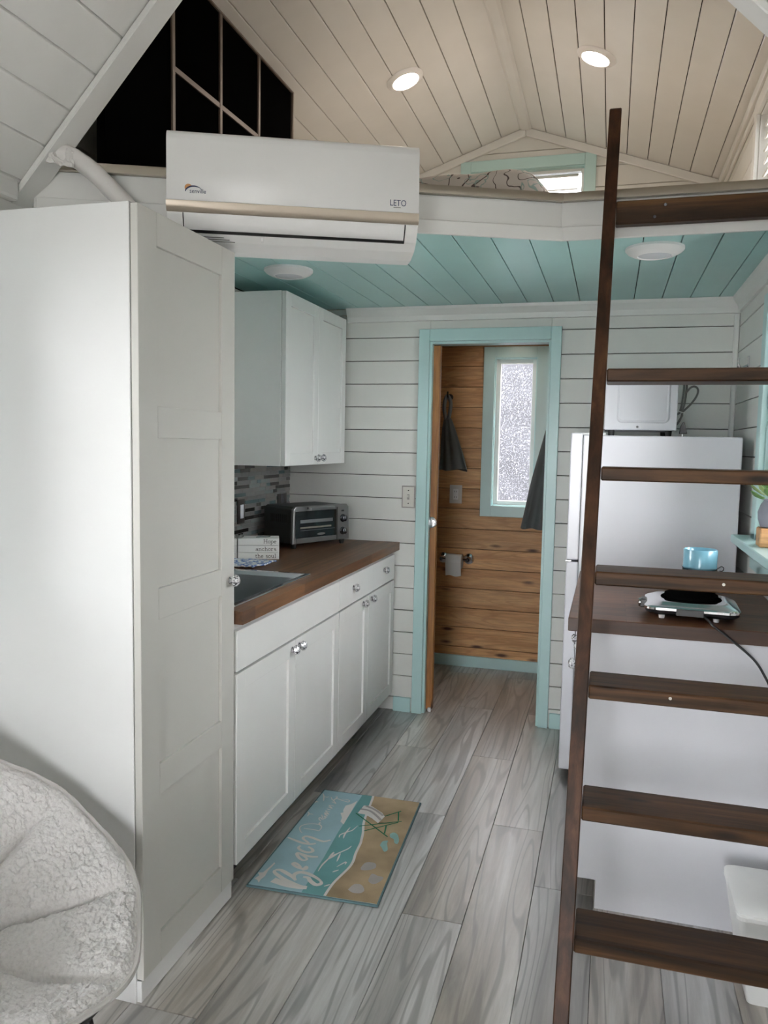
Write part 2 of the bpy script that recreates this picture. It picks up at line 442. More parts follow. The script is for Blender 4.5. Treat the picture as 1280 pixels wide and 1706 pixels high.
def crom(pts, n=8):
    """Catmull-Rom through points of any dimension"""
    P = [pts[0]] + list(pts) + [pts[-1]]; out = []
    for k in range(1, len(P) - 2):
        for j in range(n):
            t = j / n; a, b, c, d = P[k - 1], P[k], P[k + 1], P[k + 2]
            out.append(tuple(.5 * ((2 * b[i]) + (-a[i] + c[i]) * t + (2 * a[i] - 5 * b[i] + 4 * c[i] - d[i]) * t * t + (-a[i] + 3 * b[i] - 3 * c[i] + d[i]) * t ** 3) for i in range(len(b))))
    out.append(tuple(P[-2])); return out
def text_mesh(body, size, place_fn, name, mat, parent, xscale=1.0, offset=0.0):
    cu = bpy.data.curves.new('txt', 'FONT'); cu.body = body; cu.size = size; cu.resolution_u = 3; cu.offset = offset
    to = bpy.data.objects.new('txt', cu); COL.objects.link(to)
    dg = bpy.context.evaluated_depsgraph_get(); me = bpy.data.meshes.new_from_object(to.evaluated_get(dg))
    mb = MB(); mb.v = [tuple(place_fn(v.co.x * xscale, v.co.y)) for v in me.vertices]; mb.f = [tuple(p.vertices) for p in me.polygons]
    bpy.data.objects.remove(to, do_unlink=True); bpy.data.meshes.remove(me)
    return mb.build(name, mat, parent)

# ------------------------------------------------------------------ dimensions
XL, XR, YF, YB, YE = -1.69, .55, -2.4, 4.0, 4.97     # side walls, front wall, partition, end wall
ZC, RIDGE_X = 2.134, -.57                            # kitchen ceiling, ridge line
ZR, PM = 3.352, .35                                  # loft (dormer) ridge height and pitch
YD, ZM, MM = 1.985, 2.132, 1.03                      # where the dormers start; main roof springing and pitch
Z_DW = ZR - PM * 1.12                                # dormer wall height
BX_, BY_ = -.18, 2.65                                # bend of the loft edge
DA = math.atan2(.402, .916)                          # its diagonal part

# ------------------------------------------------------------------ floor
fl = struct(MB().box(XL - .1, XR + .1, YF - .1, YE + .1, -.12, -.012).build('floor', 'backing_dark'))
PW = .1868
joints = {-6: 1.3, -5: 3.3, -4: 2.55, -3: 1.974, -2: 2.93, -1: 2.238, 0: 2.888, 1: 2.225, 2: 2.877, 3: 2.50, 4: 3.1, 5: 1.9, 6: 2.6}
joints[-3] = 3.535; joints[-2] = 2.93
for k in range(-6, 7):
    xa = -.742 + PW * k; xb = xa + PW
    xa, xb = max(xa, XL), min(xb, XR)
    if xb - xa < .02: continue
    j = joints.get(k + 0, 2.5)
    ys = sorted(y for y in [j + 1.288 * q for q in range(-5, 5)] if YF < y < YE)
    ys = [YF] + ys + [YE]
    for a, b in zip(ys[:-1], ys[1:]):
        if b - a < .03: continue
        bx('floor_plank', xa + .0006, xb - .0006, a + .0006, b - .0006, -.012, 0, 'floor_wood', fl, .0012)

# ------------------------------------------------------------------ walls with openings and boards
def wall_slab(name, axis, c0, c1, a0, a1, z0, z1, holes, mat='backing_dark'):
    """axis 'x': slab spans x=c0..c1 and runs along y; axis 'y': the other way. holes: (a,b,z0,z1)"""
    mb = MB()
    aa = sorted({a0, a1} | {h[i] for h in holes for i in (0, 1)})
    for p, q in zip(aa[:-1], aa[1:]):
        zz = sorted([(h[2], h[3]) for h in holes if h[0] <= p + 1e-6 and h[1] >= q - 1e-6])
        z = z0
        for (ha, hb) in zz + [(z1, z1)]:
            if ha - z > 1e-4:
                if axis == 'x': mb.box(c0, c1, p, q, z, ha)
                else: mb.box(p, q, c0, c1, z, ha)
            z = hb
    return struct(mb.build(name, mat))
def boards(parent, axis, c0, c1, a0, a1, lines, holes, mat, name='wall_board', gap=.0016, clip=None):
    """horizontal boards between the groove heights in lines; cut by holes; clip(zmid)->(a0,a1)"""
    for z0, z1 in zip(lines[:-1], lines[1:]):
        lo, hi = a0, a1
        if clip:
            lo, hi = clip(z0, z1)
            if hi - lo < .03: continue
        cuts = sorted([(h[0], h[1]) for h in holes if h[2] < z1 - .004 and h[3] > z0 + .004 and not (h[2] > z0 + .02 and False)])
        segs = []; p = lo
        for (ha, hb) in cuts:
            if ha > p: segs.append((p, min(ha, hi)))
            p = max(p, hb)
        if p < hi: segs.append((p, hi))
        parts = [(s0, s1, z0 + gap, z1 - gap) for s0, s1 in segs]
        for h in holes:      # short pieces above and below an opening that takes only part of the row
            if h[2] < z1 - .004 and h[3] > z0 + .004:
                if h[2] > z0 + .012: parts.append((max(h[0], lo), min(h[1], hi), z0 + gap, h[2]))
                if h[3] < z1 - .012: parts.append((max(h[0], lo), min(h[1], hi), h[3], z1 - gap))
        for s0, s1, za, zb in parts:
            if s1 - s0 < .01: continue
            if axis == 'x': bx(name, c0, c1, s0, s1, za, zb, mat, parent, .0018)
            else: bx(name, s0, s1, c0, c1, za, zb, mat, parent, .0018)
def levels(z0, z1, ref, pitch):
    k = math.floor((z0 - ref) / pitch); L = [z0]
    while True:
        k += 1; z = ref + k * pitch
        if z <= z0 + .012: continue
        if z >= z1 - .012: break
        L.append(z)
    return L + [z1]

WIN_R = (2.58, 3.19, 1.10, 1.93)      # kitchen window, right wall (y0,y1,z0,z1)
WIN_L = (.62, 1.38, 1.00, 1.90)        # sitting-room window, left wall
WIN_S = (2.24, 2.76, 1.22, 1.96)      # window over the sink, left wall, hidden by the wardrobe
WIN_LR = (2.95, 3.73, 2.36, 2.84)     # loft window, right wall
WIN_B = (-.713, -.455, 1.055, 1.977)  # bathroom window
WIN_G = (-.897, -.215, 2.66, 3.108)   # gable window in the loft
DOOR = (-.912, -.301, 0, 1.958)
FDOOR = (-1.25, .10, .03, 2.05)       # glazed double door behind the camera

wl = wall_slab('wall_left', 'x', XL - .12, XL - .012, YF - .12, YE + .12, -.1, Z_DW + .05, [WIN_L, WIN_S])
boards(wl, 'x', XL - .012, XL, 2.0, YE, levels(2.24, Z_DW, .10, .1193), [], 'white_wall')
boards(wl, 'x', XL - .012, XL, YF, 4.0, levels(0, ZM, .10, .1193), [WIN_L, WIN_S], 'white_wall')
boards(wl, 'x', XL - .012, XL, 4.10, YE, levels(0, 2.10, .126, .1293), [], 'pine_x')
wr = wall_slab('wall_right', 'x', XR + .012, XR + .12, YF - .12, YE + .12, -.1, Z_DW + .05, [WIN_R, WIN_LR])
boards(wr, 'x', XR, XR + .012, 1.99, YB, levels(0, ZC, .093, .1193), [WIN_R], 'white_wall')
boards(wr, 'x', XR, XR + .012, YF, 1.99, levels(0, ZM, .093, .1193), [], 'white_wall')
boards(wr, 'x', XR, XR + .012, 2.0, YE, levels(2.16, Z_DW, .093, .1193), [WIN_LR], 'white_wall')
wb = wall_slab('wall_back', 'y', YB + .012, YB + .088, XL, XR, 0, ZC, [DOOR])
boards(wb, 'y', YB, YB + .012, XL, DOOR[0], levels(0, ZC, .5505, .1193), [], 'white_wall', gap=.0017)
boards(wb, 'y', YB, YB + .012, DOOR[1], XR, levels(0, ZC, .5735, .1193), [], 'white_wall', gap=.0017)
MB().box(DOOR[0], DOOR[1], YB, YB + .012, 1.96, ZC).build('wall_board', 'white_wall', wb, bevel=.0015)
we = wall_slab('wall_end', 'y', YE + .012, YE + .12, XL - .12, XR + .12, -.1, ZC + .08, [WIN_B])
boards(we, 'y', YE, YE + .012, XL, XR, levels(0, ZC, .126, .1287), [WIN_B], 'pine_x', 'pine_board', gap=.0014)
wbr = struct(MB().box(-.20, -.14, YB + .09, YE, 0, ZC).build('wall_bathroom_right', 'pine_x'))
# gable wall of the loft
def gable_clip(z0, z1):
    h = max(0.0, (ZR - z0) / PM); return (max(XL, RIDGE_X - h), min(XR, RIDGE_X + h))
mbg = MB()
mbg.prism([(XL - .12, ZC + .05), (WIN_G[0], ZC + .05), (WIN_G[0], ZR + .03 - PM * abs(WIN_G[0] - RIDGE_X)), (XL - .12, Z_DW)], 'y', YE + .013, YE + .12)
mbg.prism([(WIN_G[1], ZC + .05), (XR + .12, ZC + .05), (XR + .12, Z_DW), (WIN_G[1], ZR + .03 - PM * abs(WIN_G[1] - RIDGE_X))], 'y', YE + .013, YE + .12)
mbg.box(WIN_G[0], WIN_G[1], YE + .013, YE + .12, ZC + .05, WIN_G[2])
mbg.prism([(WIN_G[0], WIN_G[3]), (WIN_G[1], WIN_G[3]), (WIN_G[1], ZR - PM * abs(WIN_G[1] - RIDGE_X) + .03), (RIDGE_X, ZR + .03), (WIN_G[0], ZR - PM * abs(WIN_G[0] - RIDGE_X) + .03)], 'y', YE + .013, YE + .12)
wg = struct(mbg.build('wall_gable', 'backing_dark'))
boards(wg, 'y', YE, YE + .013, XL, XR, levels(2.16, ZR, .093 + .02, .1193), [WIN_G], 'white_wall', clip=gable_clip)
# front wall behind the camera
wf = wall_slab('wall_front', 'y', YF - .12, YF, XL - .12, XR + .12, -.1, ZM + .05, [FDOOR], 'white_wall')
struct(MB().prism([(XL - .12, ZM), (XR + .12, ZM), (RIDGE_X, ZM + 1.24 * MM)], 'y', YF - .12, YF).build('wall_front_gable', 'white_wall'))

# ------------------------------------------------------------------ ceilings
tc_ = struct(MB().prism([(XL, YD + .12), (-.165, 2.75), (XR, 2.75), (XR, YE), (XL, YE)], 'z', ZC + .012, ZC + .05).build('ceiling', 'teal_backing'))
k = 0
while True:
    x0 = -.171 - .1246 * 13 + .1246 * k; x1 = x0 + .1246; k += 1
    if x0 > XR - .01: break
    x0, x1 = max(x0, XL), min(x1, XR)
    if x1 - x0 < .02: continue
    def edge(x): return (BY_ + .02 + (x - BX_) * math.tan(DA)) if x < BX_ else BY_ + .02
    g = .0018
    MB().prism([(x0 + g, edge(x0)), (x1 - g, edge(x1)), (x1 - g, YB), (x0 + g, YB)], 'z', ZC, ZC + .012).build('ceiling_board', 'teal_ceiling', tc_, bevel=.0012)
struct(MB().box(XL, XR, YB + .012, YE, 2.10, ZC + .012).build('ceiling_bathroom', 'pine_x'))
def slope_boards(parent, side, zr, m, ya, yb, start, n, run, mat, th=.012):
    """ceiling boards running along y on one slope; start/run in horizontal distance from the ridge"""
    d = start
    for q in range(n):
        a, b = max(0.0, d), min(d + run, 1.12); d += run
        if b - a < .01: continue
        g = .0021
        p = [(RIDGE_X + side * (a + g), zr - m * (a + g)), (RIDGE_X + side * (b - g), zr - m * (b - g)), (RIDGE_X + side * (b - g), zr - m * (b - g) + th), (RIDGE_X + side * (a + g), zr - m * (a + g) + th)]
        MB().prism(p, 'y', ya, yb).build('ceiling_board', mat, parent, bevel=.0016)
def roof(name, zr, m, ya, yb, mat='backing_dark', ext=.14):
    p = [(RIDGE_X - 1.12 - ext, zr - m * (1.12 + ext)), (RIDGE_X, zr), (RIDGE_X + 1.12 + ext, zr - m * (1.12 + ext))]
    q = [(a, b + .012) for a, b in p]; t = [(a, b + .09) for a, b in reversed(p)]
    return struct(MB().prism(q + t, 'y', ya, yb).build(name, mat))
cl = roof('ceiling_loft', ZR, PM, YD, YE + .12)
slope_boards(cl, -1, ZR, PM, YD, YE, -.105 + .015, 12, .1185, 'white_ceiling')
slope_boards(cl, 1, ZR, PM, YD, YE, .003, 12, .1175, 'white_ceiling')
ZMR = ZM + MM * 1.12
cm = roof('ceiling_main', ZMR, MM, YF - .12, YD, 'backing_dark')
slope_boards(cm, -1, ZMR, MM, YF, YD, -.015, 15, .0850, 'white_ceiling')
slope_boards(cm, 1, ZMR, MM, YF, YD, -.015, 15, .0850, 'white_ceiling')
# dormer cheeks close the step between the two roofs
struct(MB().prism([(XL - .12, ZM), (RIDGE_X, ZMR), (XR + .12, ZM), (XR + .12, Z_DW + .03), (RIDGE_X, ZR + .08), (XL - .12, Z_DW + .03)], 'y', YD + .002, YD + .03).build('wall_cheek', 'white_wall'))
for i, s in enumerate((-1, 1)):   # sloping trim on the end of the main ceiling
    e = lambda d, o: (RIDGE_X + s * d, ZMR - MM * d + o)
    struct(MB().prism([e(1.12, -.004), e(.0, -.004), e(.0, -.030), e(1.135, -.030)], 'y', YD - .045, YD + .034).build('trim_%d' % (1 + i), 'white_trim', bevel=.003))
    struct(MB().box(XL if s < 0 else XR - .035, XL + .035 if s < 0 else XR, YF, YD - .05, ZM - .03, ZM + .03).build('trim_%d' % (3 + i), 'white_trim', bevel=.010, seg=2))
# ridge and rake mouldings in the loft
struct(MB().prism([(RIDGE_X - .035, ZR - .014), (RIDGE_X, ZR - .004), (RIDGE_X + .035, ZR - .014), (RIDGE_X + .02, ZR - .022), (RIDGE_X - .02, ZR - .022)], 'y', YD + .04, YE).build('trim_5', 'white_ceiling'))
for i, s in enumerate((-1, 1)):
    e = lambda d, o: (RIDGE_X + s * d, ZR - PM * d + o)
    struct(MB().prism([e(0, -.002), e(1.12, -.002), e(1.12, -.052), e(0, -.052)], 'y', YE - .022, YE - .001).build('trim_%d' % (6 + i), 'white_trim', bevel=.006, seg=2))
struct(MB().box(XR - .028, XR, YD + .05, YE - .03, Z_DW - .055, Z_DW - .004).build('trim_8', 'white_trim', bevel=.008, seg=2))
struct(MB().box(XR - .013, XR - .001, YD + .05, YE - .03, Z_DW - .088, Z_DW - .057).build('trim_9', 'white_trim', bevel=.002))
# kitchen crown and corner trims
def crown(name, pts, axis, a, b): return struct(MB().prism(pts, axis, a, b).build(name, 'white_trim'))
crown('trim_10', [(YB - .001, ZC - .072), (YB - .012, ZC - .070), (YB - .018, ZC - .045), (YB - .036, ZC - .016), (YB - .040, ZC - .001), (YB - .001, ZC - .001)], 'x', -1.36, XR)
crown('trim_11', [(XR - .001, ZC - .072), (XR - .012, ZC - .070), (XR - .018, ZC - .045), (XR - .036, ZC - .016), (XR - .040, ZC - .001), (XR - .001, ZC - .001)], 'y', BY_ + .03, YB - .04)
struct(MB().box(XR - .024, XR - .001, YB - .024, YB - .001, 0, ZC - .075).build('trim_12', 'white_trim', bevel=.005))
# baseboards
struct(bx('baseboard_left', -1.07, -.975, YB - .016, YB, 0, .078, 'mint_trim', None, .002))
struct(bx('baseboard_right', -.245, XR, YB - .016, YB, 0, .078, 'mint_trim', None, .002))
struct(bx('baseboard_back', XL, -.20, YE - .016, YE, 0, .071, 'mint_trim', None, .002))

# ------------------------------------------------------------------ doorway, pocket door
dc = struct(bx('trim_13', DOOR[0] - .055, DOOR[0], YB - .02, YB, 0, 2.02, 'mint_trim', None, .002))
struct(bx('trim_14', DOOR[1], DOOR[1] + .05, YB - .02, YB, 0, 2.02, 'mint_trim', None, .002))
struct(bx('trim_15', DOOR[0] + .0005, DOOR[1] - .0005, YB - .02, YB, DOOR[3], 2.02, 'mint_trim', None, .002))
struct(MB().box(DOOR[0] - .001, DOOR[0] + .012, YB, YB + .036, 0, DOOR[3]).box(DOOR[0] - .001, DOOR[0] + .012, YB + .076, YB + .09, 0, DOOR[3]).build('trim_16', 'mint_trim'))
struct(MB().box(DOOR[1] - .012, DOOR[1] + .001, YB, YB + .09, 0, DOOR[3]).box(DOOR[0] + .0125, DOOR[1] - .0125, YB, YB + .09, DOOR[3] - .012, DOOR[3] + .001).build('trim_17', 'mint_trim'))
pd = struct(MB().box(-.912, -.866, YB + .040, YB + .073, .012, DOOR[3] - .014).build('door_1', 'pine_z', bevel=.003))
MB().lathe([(.0, 0), (.027, 0), (.029, -.002), (.024, -.005), (.0, -.004)], (-.893, YB + .040, 1.022), 'y', 20).build('finger_pull', 'chrome', pd, smooth=True)
ds = thing('door_stop', (-.880, 4.035, 0), 'small white door stop on the floor at the foot of the pocket door', 'door stop')
MB().lathe([(.010, 0), (.010, .016), (.008, .022), (0, .023)], n=14).build('stem', 'plastic_white', ds, smooth=True)
MB().lathe([(.014, 0), (.014, .003), (.011, .0035)], n=14).build('base', 'chrome', ds, smooth=True)

# ------------------------------------------------------------------ windows
def window(name, axis, face, inward, hole, casing, cw, depth, panes, glass='clear_glass', sash=.03, muntins=(), sashmat='white_trim', sides='LRTB', over=0.0):
    """axis 'x': window in a wall x=face (runs along y); 'y': wall y=face. inward = +-1 direction into the room"""
    a0, a1, z0, z1 = hole
    root = None
    def b(nm, p0, p1, q0, q1, d0, d1, mat, par, bev=.002):
        lo, hi = sorted((face + inward * d0, face + inward * d1))
        if axis == 'x': return bx(nm, lo, hi, p0, p1, q0, q1, mat, par, bev)
        return bx(nm, p0, p1, lo, hi, q0, q1, mat, par, bev)
    root = struct(b(name, a0 + .001, a1 - .001, z0 + sash + .001, z1 - sash - .001, -.068, -.062, glass, None, 0))
    for (p0, p1, q0, q1) in ((a0, a0 + sash, z0, z1), (a1 - sash, a1, z0, z1), (a0 + sash, a1 - sash, z0, z0 + sash), (a0 + sash, a1 - sash, z1 - sash, z1)):
        b('sash', p0, p1, q0, q1, -.085, -.04, sashmat, root)
    for m_ in muntins:
        if m_[0] == 'h': b('muntin', a0 + sash, a1 - sash, m_[1] - .012, m_[1] + .012, -.08, -.045, sashmat, root)
        else: b('muntin', m_[1] - .012, m_[1] + .012, z0 + sash, z1 - sash, -.08, -.045, sashmat, root)
    j = .012
    for (p0, p1, q0, q1) in ((a0 - .001, a0 + .004, z0, z1), (a1 - .004, a1 + .001, z0, z1), (a0, a1, z1 - .004, z1 + .001), (a0, a1, z0 - .001, z0 + .004)):
        b('jamb', p0, p1, q0, q1, -.04, .0, casing, root, 0)
    if 'L' in sides: b('casing', a0 - cw, a0, z0 - cw, z1 + cw, 0, depth, casing, root)
    if 'R' in sides: b('casing', a1, a1 + cw, z0 - cw, z1 + cw, 0, depth, casing, root)
    if 'T' in sides: b('casing', a0, a1, z1, z1 + cw, 0, depth, casing, root)
    if 'B' in sides: b('casing', a0, a1, z0 - cw, z0, 0, depth, casing, root)
    return root
w1 = window('window_1', 'y', YE, -1, WIN_B, 'mint_trim', .070, .018, 1, 'frosted_glass', .03)
w2 = window('window_2', 'x', XR, -1, WIN_R, 'mint_trim', .080, .020, 1, 'clear_glass', .035, (('h', 1.52),), sides='LRT')
bx('casing_foot', XR - .02, XR, WIN_R[1], WIN_R[1] + .08, WIN_R[2], WIN_R[2] + .02, 'mint_trim', w2, .001)
sill = struct(bx('trim_18', XR - .075, XR + .055, WIN_R[0] - .10, WIN_R[1] + .185, WIN_R[2] - .034, WIN_R[2] - .002, 'mint_trim', None, .004))
struct(bx('trim_19', XR - .020, XR, WIN_R[0] - .06, WIN_R[1] + .07, WIN_R[2] - .115, WIN_R[2] - .035, 'mint_trim', None, .002))
w3 = window('window_3', 'y', YE, -1, WIN_G, 'mint_trim', .065, .020, 1, 'clear_glass', .02)
w4 = window('window_4', 'x', XR, -1, WIN_LR, 'white_trim', .060, .018, 1, 'clear_glass', .03)
w5 = window('window_5', 'x', XL, 1, WIN_L, 'mint_trim', .080, .020, 1, 'clear_glass', .035, (('h', 1.45),))
w7 = window('window_7', 'x', XL, 1, WIN_S, 'mint_trim', .05, .018, 1, 'clear_glass', .03, (('h', 1.60),))
w6 = window('window_6', 'y', YF, 1, FDOOR, 'mint_trim', .08, .02, 1, 'clear_glass', .07, (('v', -.56), ('v', -.59)), sides='LRT')
def shutters(name, axis, face, inward, hole, n, tilt, label, width=.07, skip=0.0):
    a0, a1, z0, z1 = hole
    t = thing(name, ((face if axis == 'x' else (a0 + a1) / 2), ((a0 + a1) / 2 if axis == 'x' else face), z0), label, 'blind')
    L = (a1 - a0) / 2 - .036
    for q in range(n):
        z = z1 - z0 - .045 - (z1 - z0 - .07) * q / (n - 1)
        M_ = Matrix.Translation((0, 0, z)) @ Matrix.Rotation(tilt, 4, 'X')
        mb = MB().box(-L, L, -width / 2, width / 2, -.004, .004).xf(M_)
        if axis == 'x': mb.xf(Matrix.Rotation(math.pi / 2, 4, 'Z'))
        d = Vector((-inward * .030, 0, 0)) if axis == 'x' else Vector((0, -inward * .030, 0))
        mb.xf(Matrix.Translation(d)).build('slat', 'blind_white', t, bevel=.002)
    mb = MB().box(-.006, .006, -.006, .006, .02, z1 - z0 - .02)
    d = Vector((-inward * .002, 0, 0)) if axis == 'x' else Vector((0, -inward * .002, 0))
    mb.xf(Matrix.Translation(d)).build('tilt_rod', 'blind_white', t)
    return t
shutters('window_shutter', 'y', YE, -1, WIN_G, 6, math.radians(28), 'white louvred shutter in the mint framed gable window behind the comforter')
shutters('window_shutter', 'x', XR, -1, WIN_LR, 9, math.radians(-50), 'white slatted blind in the bright loft window at the right edge', .05)

# ------------------------------------------------------------------ loft edge
ld = struct(MB().prism([(XL, YD + .075), (BX_ - .01, BY_ + .05), (XR, BY_ + .05), (XR, YE), (XL, YE)], 'z', ZC + .055, 2.205).build('floor_loft', 'loft_deck'))
Ld = (BX_ - XL) / math.cos(DA)
dirv = Vector((math.cos(DA), math.sin(DA), 0)); nrm = Vector((math.sin(DA), -math.cos(DA), 0)); Bv = Vector((BX_, BY_, 0))
def diag(mb): return mb.xf(Matrix.Translation(Bv) @ Matrix.Rotation(DA, 4, 'Z'))
struct(diag(MB().box(-Ld + .03, .0, 0, .05, 2.104, 2.212)).build('trim_20', 'white_trim', bevel=.002))
struct(diag(MB().box(-Ld + .04, .0, -.012, -.0005, 2.090, 2.133)).build('trim_21', 'white_trim', bevel=.002))
struct(MB().box(BX_ - .014, XR, BY_ + .0002, BY_ + .05, 2.104, 2.212).build('trim_22', 'white_trim', bevel=.002))
struct(MB().box(BX_ - .003, XR, BY_ - .012, BY_ - .0005, 2.090, 2.133).build('trim_23', 'white_trim', bevel=.002))
rl = thing('loft_edge_rail', (BX_, BY_, 2.226), 'champagne metal nosing along the angled white loft edge', 'rail')
nose = [(-.018, -.014), (-.018, .004), (-.012, .013), (0, .016), (.045, .016), (.045, -.014)]
MB().prism(nose, 'x', -Ld + .06, -.002).xf(Matrix.Rotation(DA, 4, 'Z')).build('angled_length', 'champagne', rl, smooth=True)
MB().prism(nose, 'x', .002, XR - BX_).build('straight_length', 'champagne', rl, smooth=True)

# black accent partition in the loft with thin copper strips
PX = -1.475; zt = ZR - PM * abs(PX - RIDGE_X)
wa = struct(MB().box(PX - .03, PX, YD + .10, 3.478, 2.207, zt - .002).build('wall_loft_accent', 'black_matte'))
for y0_, z0_, y1_, z1_ in ((2.456, 2.21, 2.456, zt - .012), (2.793, 2.21, 2.793, zt - .012), (3.128, 2.21, 3.128, zt - .012)):
    bx('trim_strip', PX + .0005, PX + .008, y0_ - .009, y0_ + .009, z0_, z1_, 'copper_strip', wa, .001)
d_ = Vector((0, 3.119 - 2.456, 2.699 - 2.678)).normalized()
MB().prism([(2.466, 2.672), (2.466, 2.690), (3.118, 2.708), (3.118, 2.690)], 'x', PX + .0005, PX + .0065).build('trim_strip', 'copper_strip', wa)
bx('trim_strip', PX - .03, PX + .010, 3.4785, 3.490, 2.21, zt - .004, 'copper_strip', wa, .001)
bx('trim_strip', PX + .0005, PX + .010, YD + .11, 3.478, zt - .012, zt - .0045, 'copper_strip', wa, .001)

# ------------------------------------------------------------------ ceiling lamps
def downlight(x, y, side, zr, m, label):
    a = math.atan(m) * side
    t = thing('recessed_downlight', (x, y, zr - m * abs(x - RIDGE_X) - .001), label, 'ceiling lamp', group='lit downlights')
    Rm = Matrix.Rotation(a, 4, 'Y')
    MB().lathe([(.062, -.010), (.066, -.013), (.088, -.006), (.093, 0), (.060, .001)], n=40, cap=False).xf(Rm).build('trim_ring', 'plastic_white', t, smooth=True)
    MB().lathe([(.0, -.0095), (.040, -.0105), (.0625, -.0092), (.0625, -.004), (0, -.004)], n=40).xf(Rm).build('lens', 'downlight_lens', t, smooth=True)
downlight(-1.03, 3.833, -1, ZR, PM, 'lit round downlight on the left slope of the loft ceiling, above the air conditioner')
downlight(-.135, 3.839, 1, ZR, PM, 'lit round downlight on the right slope of the loft ceiling, above the ladder top')
def puck(x, y, z, label, rad=.100, lens='lens_white'):
    t = thing('puck_light', (x, y, z), label, 'ceiling lamp', group='round puck lights')
    s = rad / .1
    MB().lathe([(.100 * s, 0), (.100 * s, -.008), (.092 * s, -.016), (.072 * s, -.026), (.058 * s, -.029), (.055 * s, -.026)], n=40, cap=False).build('trim_ring', 'plastic_white', t, smooth=True)
    MB().lathe([(.056 * s, -.020), (.056 * s, -.026), (.03 * s, -.0275), (0, -.028)], n=32).build('lens', lens, t, smooth=True)
puck(-1.297, 3.050, ZC, 'unlit white puck light on the mint ceiling beside the upper cabinet')
puck(.121, 2.982, ZC, 'unlit white puck light on the mint ceiling behind the ladder')
puck(-.59, 4.72, 2.10, 'lit white puck light on the bathroom ceiling at the top of the doorway', .11, 'bath_lens')

# ------------------------------------------------------------------ shaker fronts and knobs
def knob(parent, p, d='x+', s=1.12):
    """crystal knob whose axis leaves the door along d"""
    M_ = {'x+': Matrix.Rotation(math.pi / 2, 4, 'Y'), 'x-': Matrix.Rotation(-math.pi / 2, 4, 'Y')}[d]
    T = Matrix.Translation(p)
    o = MB().lathe([(.0105 * s, 0), (.0105 * s, .002 * s), (.0075 * s, .004 * s), (.0075 * s, .006 * s), (.0125 * s, .008 * s), (.0165 * s, .014 * s), (.0150 * s, .020 * s), (.0095 * s, .025 * s), (0, .026 * s)], n=12)
    o.xf(T @ M_).build('knob', 'crystal', parent)
def crystal_knob(parent, p, d='x+', s=1.12):
    return knob(parent, p, d, s)
def shaker(parent, name, x, y0, y1, z0, z1, fw, mat, th=.020, rails=(), d=1, knobs=(), panel_mat=None, rec=.009):
    """shaker door facing +-x: frame mesh with recessed panels (sub-parts); x = back face"""
    mb = MB(); xa, xb = (x, x + th) if d > 0 else (x - th, x)
    mb.box(xa, xb, y0, y0 + fw, z0, z1); mb.box(xa, xb, y1 - fw, y1, z0, z1)
    zs = [(z0, z0 + fw)] + [(r0_, r1_) for r0_, r1_ in rails] + [(z1 - fw, z1)]
    for a, b in zs: mb.box(xa, xb, y0 + fw, y1 - fw, a, b)
    o = mb.build(name, mat, parent, bevel=.0012)
    for (a, b) in zip([q[1] for q in zs[:-1]], [q[0] for q in zs[1:]]):
        if d > 0: bx('panel', xa, xb - rec, y0 + fw, y1 - fw, a, b, panel_mat or mat, o, 0)
        else: bx('panel', xa + rec, xb, y0 + fw, y1 - fw, a, b, panel_mat or mat, o, 0)
    for (ky, kz) in knobs: crystal_knob(o, Vector((xb if d > 0 else xa, ky, kz)) - Vector((0, 0, 0)), 'x+' if d > 0 else 'x-')
    return o

# ------------------------------------------------------------------ wardrobe
wd = thing('wardrobe', (0, 0, 0), 'tall white wardrobe with a four panel door, left of the kitchen counter', 'wardrobe')
WX, WY0, WY1, WH = -1.10, 1.64, 2.14, 1.983
bx('side_panel', XL + .004, WX, WY0, WY0 + .018, 0, WH, 'wardrobe_white', wd, .0015)
bx('side_panel', XL + .004, WX, WY1 - .018, WY1, 0, WH, 'wardrobe_white', wd, .0015)
bx('top_panel', XL + .004, WX - .001, WY0 + .0185, WY1 - .0185, WH - .018, WH, 'wardrobe_white', wd, .0015)
bx('back_panel', XL + .004, XL + .010, WY0 + .0185, WY1 - .0185, .06, WH - .019, 'wardrobe_white', wd, 0)
bx('plinth', WX - .025, WX - .005, WY0 + .0185, WY1 - .0185, 0, .062, 'wardrobe_white', wd, .0015)
bx('hinge_side_strip', WX, WX + .014, WY0 + .004, WY1 - .002, .003, .060, 'wardrobe_white', wd, .0015)
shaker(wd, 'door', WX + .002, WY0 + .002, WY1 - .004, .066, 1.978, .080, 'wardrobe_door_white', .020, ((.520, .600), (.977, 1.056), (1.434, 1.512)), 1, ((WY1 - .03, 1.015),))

# ------------------------------------------------------------------ kitchen run: base cabinets
CXF = -1.075          # door face
CXB = CXF - .020      # carcass face
def base_carcass(t, y0, y1, top, toe=.10):
    bx('end_panel', XL + .002, CXB, y0, y0 + .016, toe, top, 'cabinet_white', t, .001)
    bx('end_panel', XL + .002, CXB, y1 - .016, y1, toe, top, 'cabinet_white', t, .001)
    bx('bottom_panel', XL + .002, CXB - .001, y0 + .0165, y1 - .0165, toe, toe + .016, 'cabinet_white', t, .001)
    bx('back_panel', XL + .002, XL + .010, y0 + .0165, y1 - .0165, toe + .017, top, 'cabinet_white', t, 0)
    bx('face_frame', CXB - .018, CXB - .0005, y0 + .0165, y1 - .0165, top - .04, top, 'cabinet_white', t, .001)
    bx('face_frame', CXB - .018, CXB - .0005, (y0 + y1) / 2 - .02, (y0 + y1) / 2 + .02, toe + .017, top - .041, 'cabinet_white', t, .001)
    bx('toe_kick', CXB - .075, CXB - .060, y0, y1, 0, toe - .0005, 'dark_plate', t, 0)
TOPC = .872
